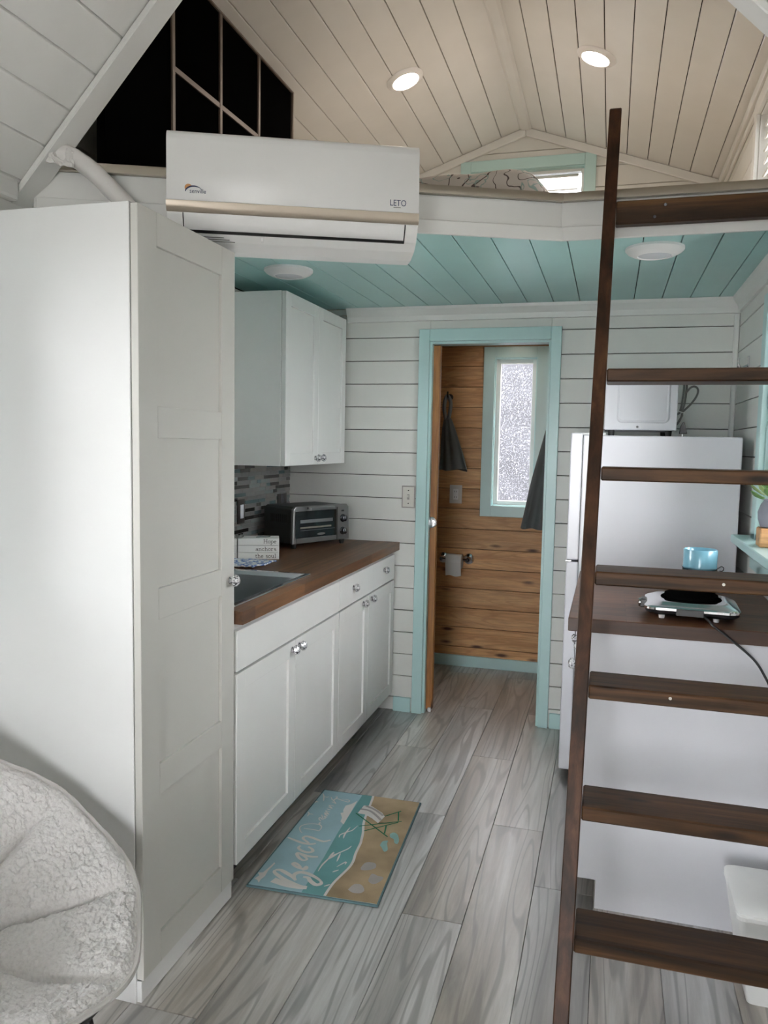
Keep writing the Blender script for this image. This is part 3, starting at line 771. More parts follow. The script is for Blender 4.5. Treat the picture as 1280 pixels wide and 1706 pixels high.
sb = thing('sink_base_cabinet', (0, 0, 0), 'white shaker sink base cabinet next to the wardrobe, with two doors', 'cabinet')
base_carcass(sb, 2.146, 3.104, TOPC)
MB().box(CXB, CXF, 2.150, 3.101, .722, .850).build('false_drawer_front', 'cabinet_white', sb, bevel=.0015)
shaker(sb, 'door', CXB, 2.150, 2.618, .102, .714, .058, 'cabinet_white', .020, (), 1, ((2.590, .684),))
shaker(sb, 'door', CXB, 2.622, 3.101, .102, .714, .058, 'cabinet_white', .020, (), 1, ((2.655, .684),))
db = thing('drawer_base_cabinet', (0, 0, 0), 'white shaker base cabinet with a wide drawer, beside the doorway wall', 'cabinet')
base_carcass(db, 3.105, 3.988, TOPC)
dr = MB().box(CXB, CXF, 3.108, 3.984, .722, .850).build('drawer', 'cabinet_white', db, bevel=.0015)
crystal_knob(dr, Vector((CXF, 3.290, .790))); crystal_knob(dr, Vector((CXF, 3.785, .795)))
shaker(db, 'door', CXB, 3.108, 3.520, .102, .714, .058, 'cabinet_white', .020, (), 1, ((3.440, .690),))
shaker(db, 'door', CXB, 3.524, 3.984, .102, .714, .058, 'cabinet_white', .020, (), 1, ((3.568, .690),))
# butcher block worktop with the sink cut-out
SX0, SX1, SY0, SY1 = -1.555, -1.107, 2.20, 2.848
mb = MB(); zt0, zt1 = .8725, .914; CX = -1.054
mb.box(SX1 - .02, CX, 2.146, YB - .001, zt0, zt1); mb.box(XL + .001, SX0 + .02, 2.146, YB - .001, zt0, zt1)
mb.box(SX0 + .02, SX1 - .02, SY1 - .02, YB - .001, zt0, zt1); mb.box(SX0 + .02, SX1 - .02, 2.146, SY0 + .02, zt0, zt1)
ct = mb.build('kitchen_worktop', 'butcher_y'); tag(ct, 'brown butcher block worktop along the left wall with a sink cut into it', 'worktop')
# sink
sk = thing('kitchen_sink', (0, 0, zt1), 'stainless steel drop-in sink in the left butcher block worktop', 'sink')
mb = MB()
rim = [(SX0, SY0), (SX1, SY0), (SX1, SY1), (SX0, SY1)]
def rect(i_, z): return [(SX0 + i_, SY0 + i_, z), (SX1 - i_, SY0 + i_, z), (SX1 - i_, SY1 - i_, z), (SX0 + i_, SY1 - i_, z)]
def loops(mb, ls):
    i = len(mb.v)
    for l in ls: mb.v += l
    for a in range(len(ls) - 1):
        for q in range(4):
            q2 = (q + 1) % 4; mb.f.append((i + a * 4 + q, i + a * 4 + q2, i + (a + 1) * 4 + q2, i + (a + 1) * 4 + q))
    return mb
loops(mb, [rect(0, .0005), rect(.001, .005), rect(.018, .006), rect(.026, .003)]).build('rim', 'chrome', sk, bevel=.0008)
mb = loops(MB(), [rect(.026, .003), rect(.032, -.01), rect(.045, -.155), rect(.07, -.17), rect(.18, -.172)])
mb.f.append(tuple(len(mb.v) - 4 + q for q in range(4)))
mb.build('basin', 'steel', sk)
MB().lathe([(.0, .002), (.03, .002), (.045, .004), (.048, .0)], ((SX0 + SX1) / 2, (SY0 + SY1) / 2, -.172), n=24).build('drain', 'chrome', sk, smooth=True)

# upper cabinet
uc = thing('upper_cabinet', (0, 0, 0), 'white two door wall cabinet hung over the mosaic backsplash', 'cabinet')
UX = -1.380
bx('end_panel', XL + .002, UX, 3.170, 3.186, 1.325, 2.078, 'cabinet_white', uc, .001)
bx('end_panel', XL + .002, UX, 3.950, 3.966, 1.325, 2.078, 'cabinet_white', uc, .001)
bx('bottom_panel', XL + .002, UX, 3.1865, 3.9495, 1.331, 1.347, 'cabinet_white', uc, .001)
bx('top_panel', XL + .002, UX, 3.1865, 3.9495, 2.060, 2.076, 'cabinet_white', uc, .001)
bx('back_panel', XL + .002, XL + .010, 3.1865, 3.9495, 1.348, 2.059, 'cabinet_white', uc, 0)
shaker(uc, 'door', UX + .002, 3.172, 3.567, 1.326, 2.076, .056, 'cabinet_white', .020, (), 1, ((3.535, 1.357),))
shaker(uc, 'door', UX + .002, 3.571, 3.966, 1.326, 2.076, .056, 'cabinet_white', .020, (), 1, ((3.605, 1.358),))

# mosaic backsplash: strips of glass and stone
bs = thing('mosaic_backsplash', (XL, 3.0, zt1), 'grey and teal strip mosaic backsplash under the wall cabinet', 'backsplash')
bx('grout_bed', .0005, .004, -.85, -.185, .0005, .250, 'grout', bs, 0)
bx('grout_bed', .0005, .004, -.185, .998, .0005, .425, 'grout', bs, 0)
rnd = random.Random(3)
tm = ['tile_grey'] * 5 + ['tile_taupe'] * 4 + ['tile_dark'] * 3 + ['tile_teal'] * 3 + ['tile_pale'] * 2
rest = MB()
for row in range(22):
    z = .003 + row * .0192; y = -.849 - rnd.random() * .08
    while y < .998:
        L_ = rnd.choice((.045, .075, .105, .105, .140)); a, b = max(y, -.849), min(y + L_, .997); y += L_ + .0022
        if z > .228 and a < -.185: a = -.184
        if b - a < .012: continue
        pr_ = .0075 + rnd.random() * .0012
        m_ = rnd.choice(tm)
        if b > .06:
            bx('mosaic_tile', .0041, round(pr_, 3), a, b, z, z + .0170, m_, bs, .0006)
        else: rest.box(.0041, pr_, a, b, z, z + .0170)
rs = rest.build('mosaic_field', 'tile_grey', bs); rs['kind'] = 'stuff'
def plate(name, loc, rz, label, kind, mplate, mface, w=.072, h=.116):
    """wall plate facing local -y"""
    t = thing(name, loc, label, 'light switch' if kind == 'switch' else 'outlet', rz)
    MB().box(-w / 2, w / 2, -.005, 0, -h / 2, h / 2).build('cover_plate', mplate, t, bevel=.0018, seg=2)
    MB().box(-w / 2 + .006, w / 2 - .006, -.0062, -.0052, -h / 2 + .006, h / 2 - .006).build('face', mface, t, bevel=.0004)
    if kind == 'switch':
        MB().box(-.006, .006, -.0075, -.0063, -.014, .014).build('toggle_slot', 'outlet_metal', t)
        MB().box(-.0042, .0042, -.014, -.0076, -.002, .009).build('toggle', mface, t, bevel=.001)
        for s in (-1, 1): MB().lathe([(0, -.0012), (.003, -.001), (.003, 0)], (0, -.0062, s * .034), 'y', 10).build('screw', 'dark_chrome', t)
    elif kind == 'rocker':
        MB().box(-.016, .016, -.010, -.0063, -.033, .033).build('rocker', mface if mface != 'dark_plate' else 'lens_white', t, bevel=.0015)
    else:
        MB().box(-.017, .017, -.0085, -.0063, -.034, .034).build('socket', 'dark_chrome' if mface == 'dark_plate' else 'plastic_white', t, bevel=.001)
        for s in (-1, 1):
            MB().box(-.008, -.0055, -.0090, -.0086, s * .018 - .005, s * .018 + .005).box(.0055, .008, -.0090, -.0086, s * .018 - .005, s * .018 + .005).build('slots', 'black_gap', t)
    return t
plate('light_switch', (-1.010, YB - .001, 1.156), 0, 'pale toggle light switch with metal edge on the white board wall left of the doorway', 'switch', 'outlet_metal', 'outlet_ivory')
plate('dimmer_switch', (XL + .0095, 3.392, 1.098), math.pi / 2, 'bronze switch plate with white rocker on the mosaic backsplash', 'rocker', 'dark_plate', 'dark_plate')
plate('wall_outlet', (XL + .0095, 3.880, 1.122), math.pi / 2, 'dark bronze outlet on the mosaic behind the toaster oven', 'outlet', 'dark_plate', 'dark_plate', .116, .07)
plate('wall_outlet', (-.942, YE - .001, 1.118), 0, 'beige outlet on the pine bathroom wall', 'outlet', 'outlet_ivory', 'outlet_ivory', .080, .118)

# ------------------------------------------------------------------ toaster oven
ta = math.atan2(.352, .169)
to = thing('toaster_oven', (-1.372, 3.668, zt1), 'grey steel toaster oven with two knobs on the left worktop', 'toaster oven', ta)
# local x runs along the front, -y is outwards to the room
W2, TH, TD, z0 = .195, .205, .225, .022
MB().prism([(-W2 + .012, z0), (W2 - .012, z0), (W2 - .012, TH - .012), (W2 - .03, TH), (-W2 + .03, TH), (-W2 + .012, TH - .012)], 'y', .012, TD).build('housing', 'oven_side', to, bevel=.003)
fr_ = MB()
fr_.prism([(-W2, z0 + .003), (W2, z0 + .003), (W2 - .006, TH - .012), (W2 - .022, TH + .002), (-W2 + .022, TH + .002), (-W2 + .006, TH - .012)], 'y', -.004, .014)
fr_.build('front_frame', 'oven_steel', to, bevel=.004, seg=2)
MB().box(-W2 + .016, .098, -.008, -.0045, z0 + .030, TH - .022).build('glass_door', 'oven_glass', to, bevel=.002)
MB().box(-W2 + .020, .100, -.010, -.0045, z0 + .006, z0 + .029).build('door_rail', 'oven_steel', to, bevel=.002)
MB().box(.103, .107, -.0055, -.004, z0 + .006, TH - .012).build('door_gap', 'black_gap', to)
h_ = MB().box(-.115, .050, -.046, -.026, TH - .016, TH - .001).build('handle', 'steel', to, bevel=.004, seg=2)
for s in (-.10, .04): MB().box(s - .006 + .005, s + .006 + .005, -.027, -.0045, TH - .014, TH - .004).build('bracket', 'black_plastic', h_)
for kz in (.135, .070):
    kb = MB().lathe([(.020, 0), (.020, -.004), (.016, -.008), (.0155, -.020), (.012, -.022), (0, -.022)], (.145, -.0045, kz), 'y', 24).build('dial', 'dark_chrome', to, smooth=True)
    MB().box(.1435, .1465, -.0275, -.0268, kz - .001, kz + .012).build('pointer', 'plastic_white', kb)
MB().box(.135, .153, -.006, -.0042, TH - .036, TH - .028).build('indicator', 'black_gap', to)
MB().box(-.150, .070, -.0092, -.0086, .125, .141).build('rack_basket', 'steel', to)
MB().box(-.150, .060, -.0092, -.0086, .098, .106).build('rack_tray', 'champagne', to)
MB().box(-.150, .085, -.0092, -.0086, .088, .0895).box(-.150, .09, -.0092, -.0086, .046, .0475).build('rack_wires', 'steel', to)
MB().lathe([(0, 0), (.014, 0), (.014, .0006), (0, .0006)], (0, 0, 0), 'y', 20).xf(Matrix.Translation((-.01, -.0095, .066)) @ Matrix.Diagonal((2.0, 1, .42, 1))).build('maker_badge', 'steel', to)
vn = MB()
for q in range(9): vn.box(-W2 + .0105, -W2 + .0119, .055 + q * .014, .061 + q * .014, .125, .165)
vn.build('vent_slots', 'black_gap', to)
for sx in (-1, 1):
    for sy in (.022, .200): MB().lathe([(.011, 0), (.015, .0215)], (sx * (W2 - .030), sy, 0), n=12).build('foot', 'black_rubber', to)

# ------------------------------------------------------------------ book-stack sign, tea towel
bk = thing('wooden_book_sign', (-1.497, 3.180, zt1), 'stack of three white wooden books lettered Hope anchors the soul', 'ornament', math.radians(24))
GL = {
    'H': [[(0, 0), (0, 1)], [(.7, 0), (.7, 1)], [(0, .52), (.7, .52)], [(-.14, 0), (.14, 0)], [(-.14, 1), (.14, 1)], [(.56, 0), (.84, 0)], [(.56, 1), (.84, 1)]],
    'l': [[(.2, 0), (.2, 1)], [(0, 0), (.4, 0)], [(.02, 1), (.2, 1)]],
    'h': [[(.08, 0), (.08, 1)], [(-.08, 1), (.08, 1)], [(-.08, 0), (.22, 0)], [(.40, 0), (.68, 0)]],
    'n': [[(.08, 0), (.08, .62)], [(-.08, .62), (.08, .62)], [(-.08, 0), (.22, 0)], [(.40, 0), (.68, 0)]],
    'r': [[(.12, 0), (.12, .62)], [(-.06, .62), (.12, .62)], [(-.06, 0), (.32, 0)]],
    't': [[(.15, .12), (.15, .86)], [(-.04, .62), (.42, .62)]],
    'u': [[(-.06, .62), (.08, .62)], [(.38, .62), (.52, .62)], [(.52, 0), (.52, .62)], [(.52, 0), (.66, 0)]],
    'p': [[(.06, -.34), (.06, .62)], [(-.1, .62), (.06, .62)], [(-.1, -.34), (.24, -.34)]],
    'o': [], 'e': [[(.02, .33), (.54, .33)]], 'a': [[(.5, .0), (.5, .44)], [(.5, 0), (.64, 0)]], 'c': [], 's': [],
}
def arc(cx, cy, rx, ry, a0, a1, n=14): return [(cx + rx * math.cos(math.radians(a0 + (a1 - a0) * q / n)), cy + ry * math.sin(math.radians(a0 + (a1 - a0) * q / n))) for q in range(n + 1)]
GL['o'] = [arc(.3, .31, .28, .31, 0, 360, 22)]
GL['e'].append(arc(.28, .31, .27, .31, 5, 320, 20))
GL['c'] = [arc(.3, .31, .28, .31, 40, 320, 18), [(.515, .52), (.53, .40)]]
GL['h'].append(arc(.31, .36, .23, .26, 180, 0, 10) + [(.54, 0)]); GL['n'].append(arc(.31, .36, .23, .26, 180, 0, 10) + [(.54, 0)])
GL['r'].append(arc(.36, .34, .24, .28, 180, 50, 8)); GL['t'].append(arc(.31, .14, .16, .14, 180, 320, 8))
GL['u'].append([(.08, .62), (.08, .25)] + arc(.28, .25, .2, .25, 180, 330, 8)); GL['p'].append(arc(.33, .31, .27, .31, 0, 360, 22))
GL['a'].append(arc(.27, .44, .23, .18, 160, 0, 8)); GL['a'].append(arc(.25, .17, .24, .17, 0, 360, 18))
GL['s'] = [arc(.28, .46, .21, .155, 30, 250, 10) + arc(.28, .155, .23, .155, 70, -150, 10)]
ADV = {'H': .98, 'l': .58, 'h': .84, 'n': .84, 'r': .74, 't': .60, 'u': .82, 'p': .78, 'o': .78, 'e': .74, 'a': .78, 'c': .74, 's': .70, ' ': .45}
def letter_line(mb, s, right, base, size, w, y):
    x = right - sum(ADV[c] for c in s) * size
    for c in s:
        for st in GL.get(c, []): mb.ribbon([(x + p[0] * size, base + p[1] * size) for p in st], w, lambda a, b: (a, y, b))
        x += ADV[c] * size
for q, (w_, s_) in enumerate((('the soul', 0), ('anchors', 1), ('Hope', 2))):
    zb = .031 * q
    b_ = MB().box(-.115, .100, -.045, .060, zb + .0006, zb + .0304).build('book', 'paper_white', bk, bevel=.0015)
    lt = MB(); letter_line(lt, w_, .090, zb + (.010 if w_ == 'Hope' else .0075), .0168, .0023, -.0455); lt.build('lettering', 'ink_brown', b_)
MB().box(-.083, -.078, -.0465, -.0455, 0, .094).box(-.083, -.078, -.0465, .061, .0935, .0945).build('twine', 'ink_grey', bk)
for s in (-1, 1):
    MB().tube(crom([(-.080, -.020, .096), (-.080 + s * .012, -.024, .106), (-.080 + s * .024, -.022, .103), (-.080 + s * .018, -.016, .097), (-.080, -.020, .096)], 5), .003, 6).build('bow_loop', 'ink_grey', bk, smooth=True)
MB().tube(crom([(0, -.01, .0945), (.02, .005, .0948), (.045, 0, .0948), (.06, .02, .0945)], 4), .002, 6).build('stencil_mark', 'tile_teal', bk)
tt = MB()
def towel_fn(u, v):
    x = -1.60 + .225 * u + .02 * v; y = 2.895 + .185 * v - .03 * (1 - u)
    return (x, y, zt1 + .004 + .006 * abs(noise.noise((u * 7, v * 6, 1))) + .003 * math.sin(v * 9))
tt.grid(towel_fn, 26, 22)
o = tt.build('tea_towel', 'tea_towel', smooth=True, solid=.006); o.location.z += .003
tag(o, 'blue and white folded tea towel lying on the worktop behind the sink', 'towel')

# ------------------------------------------------------------------ air conditioner
AZ = 1.985
acp = Bv + dirv * -.857 + nrm * .0195
ac = thing('air_conditioner', (acp.x, acp.y, 0), 'white wall air conditioner with champagne band hung on the angled loft edge', 'air conditioner', DA)
HW = .354
def acprof(p): return [(-a, b) for a, b in p]
body = acprof([(0, 2.276), (.150, 2.276), (.172, 2.270), (.178, 2.255), (.176, 2.060), (.166, 2.036), (.150, 2.016), (.120, 1.998), (.06, 1.986), (0, 1.986)])
MB().prism(body, 'x', -HW, HW).build('housing', 'ac_white', ac, bevel=.004, seg=2, smooth=True, sharp=50)
fp = acprof([(.1775, 2.272), (.170, 2.279), (.176, 2.279), (.183, 2.270), (.187, 2.255), (.190, 2.18), (.191, 2.091), (.1775, 2.091)])
MB().prism(fp, 'x', -HW + .001, HW - .001).build('front_panel', 'ac_white', ac, bevel=.0015, smooth=True, sharp=50)
MB().prism(acprof([(.1775, 2.0905), (.1915, 2.0905), (.190, 2.075), (.184, 2.064), (.1775, 2.062)]), 'x', -HW, HW).build('champagne_band', 'champagne_band', ac, smooth=True, sharp=60)
fpz = [(.1795, 2.061), (.1770, 2.050), (.170, 2.0385), (.1585, 2.0205)]
MB().prism(acprof(fpz + [(a - .006, b) for a, b in reversed(fpz)]), 'x', -HW + .046, HW - .040).build('air_flap', 'plastic_white', ac, smooth=True, sharp=60)
sl_ = [(.1775, 2.061), (.1765, 2.050), (.1685, 2.0375), (.1540, 2.0155), (.148, 2.0155), (.16, 2.04), (.17, 2.061)]
MB().prism(acprof(sl_), 'x', -HW + .043, -HW + .0455).prism(acprof(sl_), 'x', HW - .0395, HW - .0365).prism(acprof([(.1590, 2.0203), (.1535, 2.0145), (.145, 2.0145), (.150, 2.0203)]), 'x', -HW + .043, HW - .0365).build('flap_gap', 'black_gap', ac)
MB().box(-.095, -.088, -.150, -.110, 2.0005, 2.010).build('seam_rib', 'plastic_white', ac)
for q, (a, b) in enumerate(((-.30, -.20), (-.30, -.185), (-.285, -.17))):
    zz = 2.0085 - q * .004; yy = -(.1385 - q * .007)
    MB().prism([(yy - .0012, zz - .0004), (yy + .0012, zz - .0016), (yy + .0010, zz - .0022), (yy - .0014, zz - .001)], 'x', a, b).build('warning_print', 'ink_grey', ac)
pf = lambda ox, oz: (lambda a, b: (ox + a, -.1916, oz + b))
text_mesh('senville', .0165, pf(-.290, 2.1105), 'maker_lettering', 'ink_navy', ac, .92)
lg = MB().ribbon(arc(-.278, 2.112, .024, .017, 172, 25, 14), .0028, lambda a, b: (a, -.1917, b), lambda t: .4 + 1.0 * math.sin(math.pi * min(1, t + .12))); lg.build('maker_arc', 'ink_navy', ac)
lo_ = MB()
lo_.poly([(p[0], -.1915, p[1]) for p in arc(-.293, 2.1245, .0105, .010, 20, 210, 12)]); lo_.build('maker_sun', 'ink_orange', ac)
text_mesh('LETO', .0245, pf(.268, 2.1085), 'model_lettering', 'ink_navy', ac, .82)
MB().box(.279, .300, -.1914, -.1911, 2.1035, 2.1050).build('model_subtitle', 'ink_grey', ac)

# wrapped pipe that feeds it
pp = thing('wrapped_pipe', (0, 0, 0), 'white plastic wrapped refrigerant pipe leaning down behind the wardrobe top', 'pipe')
def dpt(s_, off, z): p = Bv + dirv * s_ + nrm * off; return (p.x, p.y, z)
path = crom([dpt(-1.56, .050, 2.252), dpt(-1.505, .052, 2.243), dpt(-1.445, .054, 2.207), dpt(-1.375, .052, 2.142), dpt(-1.315, .052, 2.082), dpt(-1.258, .052, 2.030), dpt(-1.222, .050, 2.018)], 7)
rad = [.0265 + .003 * noise.noise((q * .6, 0, 0)) for q in range(len(path))]
MB().tube(path, rad, 16).build('sleeve', 'pipe_wrap', pp, smooth=True)
def flap(u, v):
    p = Vector(dpt(-1.560 + .075 * u, .074 + .01 * math.sin(u * 9), 2.262 - .050 * v - .012 * u))
    p += Vector((.007 * noise.noise((u * 5, v * 5, 2)), -.006 * noise.noise((u * 6, v * 4, 7)), .008 * noise.noise((u * 4, v * 6, 4)))); return p
MB().grid(flap, 12, 8).build('loose_wrap', 'pipe_wrap', pp, solid=.002)

# ------------------------------------------------------------------ ladder
LA, LB = 1.769, .36
la = thing('loft_ladder', (0, 0, 0), 'dark stained wooden loft ladder with six flat treads leaning on the loft edge', 'ladder')
ang = math.atan(LB)
def ly(z): return LA + LB * z
dpth = .042
def stile(x0b, x0t, w):
    zt_ = 2.497; mb = MB(); n = 8
    prof = [(0, 0)]
    pts = []
    for (z, yo) in ((0, 0), (zt_ - .018, 0)): pts.append((ly(z), z))
    # rounded head
    for q in range(n + 1):
        t = math.pi * q / n; c_ = (ly(zt_ - .018) + dpth / 2, zt_ - .018)
        pts.append((c_[0] - math.cos(t) * dpth / 2, c_[1] + math.sin(t) * .022))
    pts.append((ly(0) + dpth, 0))
    i = len(mb.v); N = len(pts)
    f = lambda z: x0b + (x0t - x0b) * z / zt_
    mb.v += [(f(p[1]), p[0], p[1]) for p in pts] + [(f(p[1]) + w, p[0], p[1]) for p in pts]
    mb.f += [tuple(range(N)), tuple(range(2 * N - 1, N - 1, -1))] + [(k_, (k_ + 1) % N, N + (k_ + 1) % N, N + k_) for k_ in range(N)]
    o = mb.build('stile', 'stain_z', la, bevel=.003)
    return o
stile(-.076, -.047, .037); stile(.478, .492, .037)
for k_, z in enumerate((1.657, 1.377, 1.100, .8184, .537, .2533)):
    y = ly(z) - .004; xl = -.076 + .029 * z / 2.497 + .0375; xrr = .478 + .014 * z / 2.52 - .0005
    t_ = bx('tread', xl, xrr, y, y + .138, z - .037, z, 'stain_x', la, .004)
    MB().lathe([(0, -.002), (.004, -.002), (.004, 0)], (xl + .20 + .06 * (k_ % 3), y - .0002, z - .014), 'y', 8).build('filler_plug', 'outlet_ivory', t_) if k_ in (2, 3) else None
tb = bx('top_rail', -.076 + .029 * .86 + .0375, .478 + .0115, 2.592, 2.631, 2.118, 2.189, 'stain_x', la, .003)
for (sx, sz) in ((.13, 2.170), (.10, 2.136), (.425, 2.172), (.425, 2.138)):
    MB().lathe([(0, -.0015), (.005, -.001), (.005, 0)], (sx, 2.5918, sz), 'y', 10).build('screw', 'dark_chrome', tb)

# ------------------------------------------------------------------ right-hand counter and cabinet
rc = thing('counter_cabinet', (0, 0, 0), 'white base cabinet behind the ladder with its plain end panel facing the room', 'cabinet')
MB().prism([(.010, 0), (.010, .092), (-.052, .092), (-.052, .872), (XR - .002, .872), (XR - .002, 0)], 'y', 2.431, 2.449).build('end_panel', 'fridge_white', rc, bevel=.001)
MB().prism([(.010, 0), (.010, .092), (-.052, .092), (-.052, .872), (XR - .002, .872), (XR - .002, 0)], 'y', 3.350, 3.368).build('end_panel', 'fridge_white', rc, bevel=.001)
bx('toe_kick', .012, .026, 2.4495, 3.3495, 0, .090, 'floor_wood', rc, 0)
bx('bottom_panel', -.050, XR - .003, 2.4495, 3.3495, .094, .110, 'fridge_white', rc, 0)
bx('back_panel', XR - .012, XR - .003, 2.4495, 3.3495, .111, .871, 'fridge_white', rc, 0)
df = bx('drawer', -.071, -.052, 2.434, 3.365, .772, .868, 'fridge_white', rc, .0015)
crystal_knob(df, Vector((-.071, 2.53, .826)), 'x-', .9)
shaker(rc, 'door', -.0525, 2.434, 2.905, .100, .768, .058, 'fridge_white', .019, (), -1, ((2.50, .752),))
shaker(rc, 'door', -.0525, 2.909, 3.365, .100, .768, .058, 'fridge_white', .019, (), -1, ((2.95, .700),))
o = MB().box(-.102, XR - .001, 2.424, 3.385, .8725, .914).build('counter_worktop', 'butcher_x', bevel=.002)
tag(o, 'dark butcher block worktop behind the ladder in front of the fridge', 'worktop')

# fridge
fg = thing('refrigerator', (0, 0, 0), 'white two door refrigerator with its side facing the room behind the ladder', 'refrigerator')
MB().box(-.1105, .505, 3.402, 3.955, .03, 1.483).build('body', 'fridge_white', fg, bevel=.005, seg=2)
MB().box(-.162, -.112, 3.404, 3.953, .955, 1.492).build('freezer_door', 'fridge_white', fg, bevel=.006, seg=2)
MB().box(-.162, -.112, 3.404, 3.953, .035, .946).build('fridge_door', 'fridge_white', fg, bevel=.006, seg=2)
MB().box(-.150, -.02, 3.42, 3.47, 1.4835, 1.4935).build('hinge_cover', 'plastic_white', fg, bevel=.003)
for hz0, hz1 in ((1.0, 1.25), (.60, .90)): MB().box(-.185, -.1625, 3.905, 3.925, hz0, hz1).build('door_handle', 'fridge_white', fg, bevel=.006, seg=2)
MB().box(-.165, -.140, 3.4012, 3.4038, .948, .953).build('handle_strip', 'steel', fg)
MB().box(-.10, .49, 3.42, 3.94, .012, .0295).build('base_grille', 'black_plastic', fg)
for fx in (-.085, .46):
    for fy in (3.43, 3.92): MB().lathe([(.018, 0), (.018, .012)], (fx, fy, 0), n=14).build('foot', 'black_rubber', fg)

# microwave with its cord
mw = thing('microwave', (0, 0, 0), 'white microwave on top of the refrigerator, side panel facing the room', 'microwave')
MX0, MX1, MY0, MZ0, MZ1 = -.030, .262, 3.50, 1.508, 1.745
MB().box(MX0, MX1, MY0, 3.90, MZ0, MZ1).build('housing', 'fridge_white', mw, bevel=.004, seg=2)
MB().box(MX0 - .035, MX0 - .0005, MY0 + .002, 3.898, MZ0 + .002, MZ1 - .002).build('front', 'plastic_white', mw, bevel=.004)
emb = MB(); e0 = [(MX0 + .06, MZ0 + .032), (MX1 - .035, MZ0 + .032), (MX1 - .035, MZ1 - .03), (MX0 + .06, MZ1 - .03)]
def rr_pts(x0, x1, z0_, z1_, r_, n=5):
    out = []
    for cx, cz, a in ((x1 - r_, z1_ - r_, 0), (x0 + r_, z1_ - r_, 90), (x0 + r_, z0_ + r_, 180), (x1 - r_, z0_ + r_, 270)): out += arc(cx, cz, r_, r_, a, a + 90, n)
    return out
def emboss(name, parent, x0, x1, z0_, z1_, y, h, mat):
    A = rr_pts(x0, x1, z0_, z1_, .022); B_ = rr_pts(x0 + .006, x1 - .006, z0_ + .006, z1_ - .006, .018); C_ = rr_pts(x0 + .012, x1 - .012, z0_ + .012, z1_ - .012, .014)
    mb = MB(); n = len(A); mb.v = [(p[0], y, p[1]) for p in A] + [(p[0], y - h, p[1]) for p in B_] + [(p[0], y - .0005, p[1]) for p in C_]
    for a in (0, 1): mb.f += [(a * n + k_, a * n + (k_ + 1) % n, (a + 1) * n + (k_ + 1) % n, (a + 1) * n + k_) for k_ in range(n)]
    return mb.build(name, mat, parent, smooth=True, sharp=70)
MB().box(MX0 - .0365, MX0 - .0352, MY0 + .02, 3.76, MZ0 + .03, MZ1 - .03).build('door_window', 'oven_glass', mw)
MB().box(MX0 - .047, MX0 - .0352, 3.775, 3.790, MZ0 + .03, MZ1 - .03).build('door_handle', 'plastic_white', mw, bevel=.003)
emboss('pressed_rib', mw, MX0 + .05, MX1 - .030, MZ0 + .030, MZ1 - .028, MY0 - .0002, .004, 'fridge_white')
MB().lathe([(0, -.002), (.004, -.0015), (.005, 0)], (.105, MY0 - .0002, MZ0 + .014), 'y', 10).build('screw', 'dark_chrome', mw)
for fx in (MX0 + .03, MX1 - .03):
    for fy in (3.53, 3.87): MB().lathe([(.012, 1.4835), (.014, MZ0 + .001)], (fx, fy, 0), n=12).build('foot', 'black_rubber', mw)
cx0, cy0 = .283, 3.515
cp = lambda *P: [(cx0 + a, cy0 + b, 1.483 + c) for a, b, c in P]
cords = [cp((.0, .02, .245), (.002, .01, .20), (-.004, .0, .14), (-.012, -.004, .10)), cp((.012, .02, .245), (.012, .01, .20), (.006, .0, .14), (-.004, -.004, .10)),
         cp((-.004, -.004, .10), (.03, 0, .135), (.052, .004, .17), (.056, .004, .195), (.045, .004, .208), (.028, .004, .205), (.012, .004, .185)),
         cp((-.010, -.004, .10), (-.034, -.008, .085), (-.042, -.008, .066), (-.034, -.008, .053), (-.022, -.008, .05), (-.010, -.004, .07), (.0, -.002, .09)),
         cp((0, .004, .10), (-.006, .004, .075), (-.018, -.008, .056))]
cbl = MB()
for c_ in cords: cbl.tube(crom(c_, 6), .0042, 8)
co = cbl.build('power_cord', 'cord_grey', mw, smooth=True)
MB().prism([(cx0 - .006, 1.527), (cx0 + .004, 1.545), (cx0 + .008, 1.545), (cx0 + .022, 1.497), (cx0 - .010, 1.494)], 'y', cy0 - .008, cy0 + .008).build('plug', 'black_plastic', co, bevel=.002)
MB().box(cx0 + .002, cx0 + .004, cy0 - .004, cy0 + .004, 1.4835, 1.4938).build('prong', 'chrome', co)
MB().tube([(cx0 - .020, cy0 - .010, 1.590), (cx0 + .010, cy0 - .008, 1.580)], .0018, 6).build('twist_tie', 'paper_white', co)

# hot plate
hp = thing('hot_plate', (.262, 2.605, zt1), 'chrome single burner hot plate on the dark worktop behind the ladder', 'hot plate', math.radians(-3))
def rrect(hx, hy, r_, z, n=4): return [(p[0], p[1], z) for p in rr_pts(-hx, hx, -hy, hy, r_, n)]
def loft(mb, ls, cap0=True, cap1=True):
    i = len(mb.v); n = len(ls[0])
    for l in ls: mb.v += l
    for a in range(len(ls) - 1): mb.f += [(i + a * n + k_, i + a * n + (k_ + 1) % n, i + (a + 1) * n + (k_ + 1) % n, i + (a + 1) * n + k_) for k_ in range(n)]
    if cap0: mb.f.append(tuple(i + k_ for k_ in range(n - 1, -1, -1)))
    if cap1: mb.f.append(tuple(i + (len(ls) - 1) * n + k_ for k_ in range(n)))
    return mb
loft(MB(), [rrect(.122, .108, .03, .014), rrect(.134, .120, .035, .022), rrect(.136, .122, .036, .030)]).build('base', 'black_plastic', hp, smooth=True)
loft(MB(), [rrect(.137, .123, .036, .0305), rrect(.137, .123, .036, .037), rrect(.131, .117, .034, .041), rrect(.128, .114, .033, .041), rrect(.110, .096, .04, .052), rrect(.10, .088, .05, .053)]).build('top_shell', 'chrome', hp, smooth=True)
MB().lathe([(.090, .0535), (.088, .056), (.080, .057), (.079, .066), (.074, .068), (0, .068)], n=40).build('burner_plate', 'black_matte', hp, smooth=True)
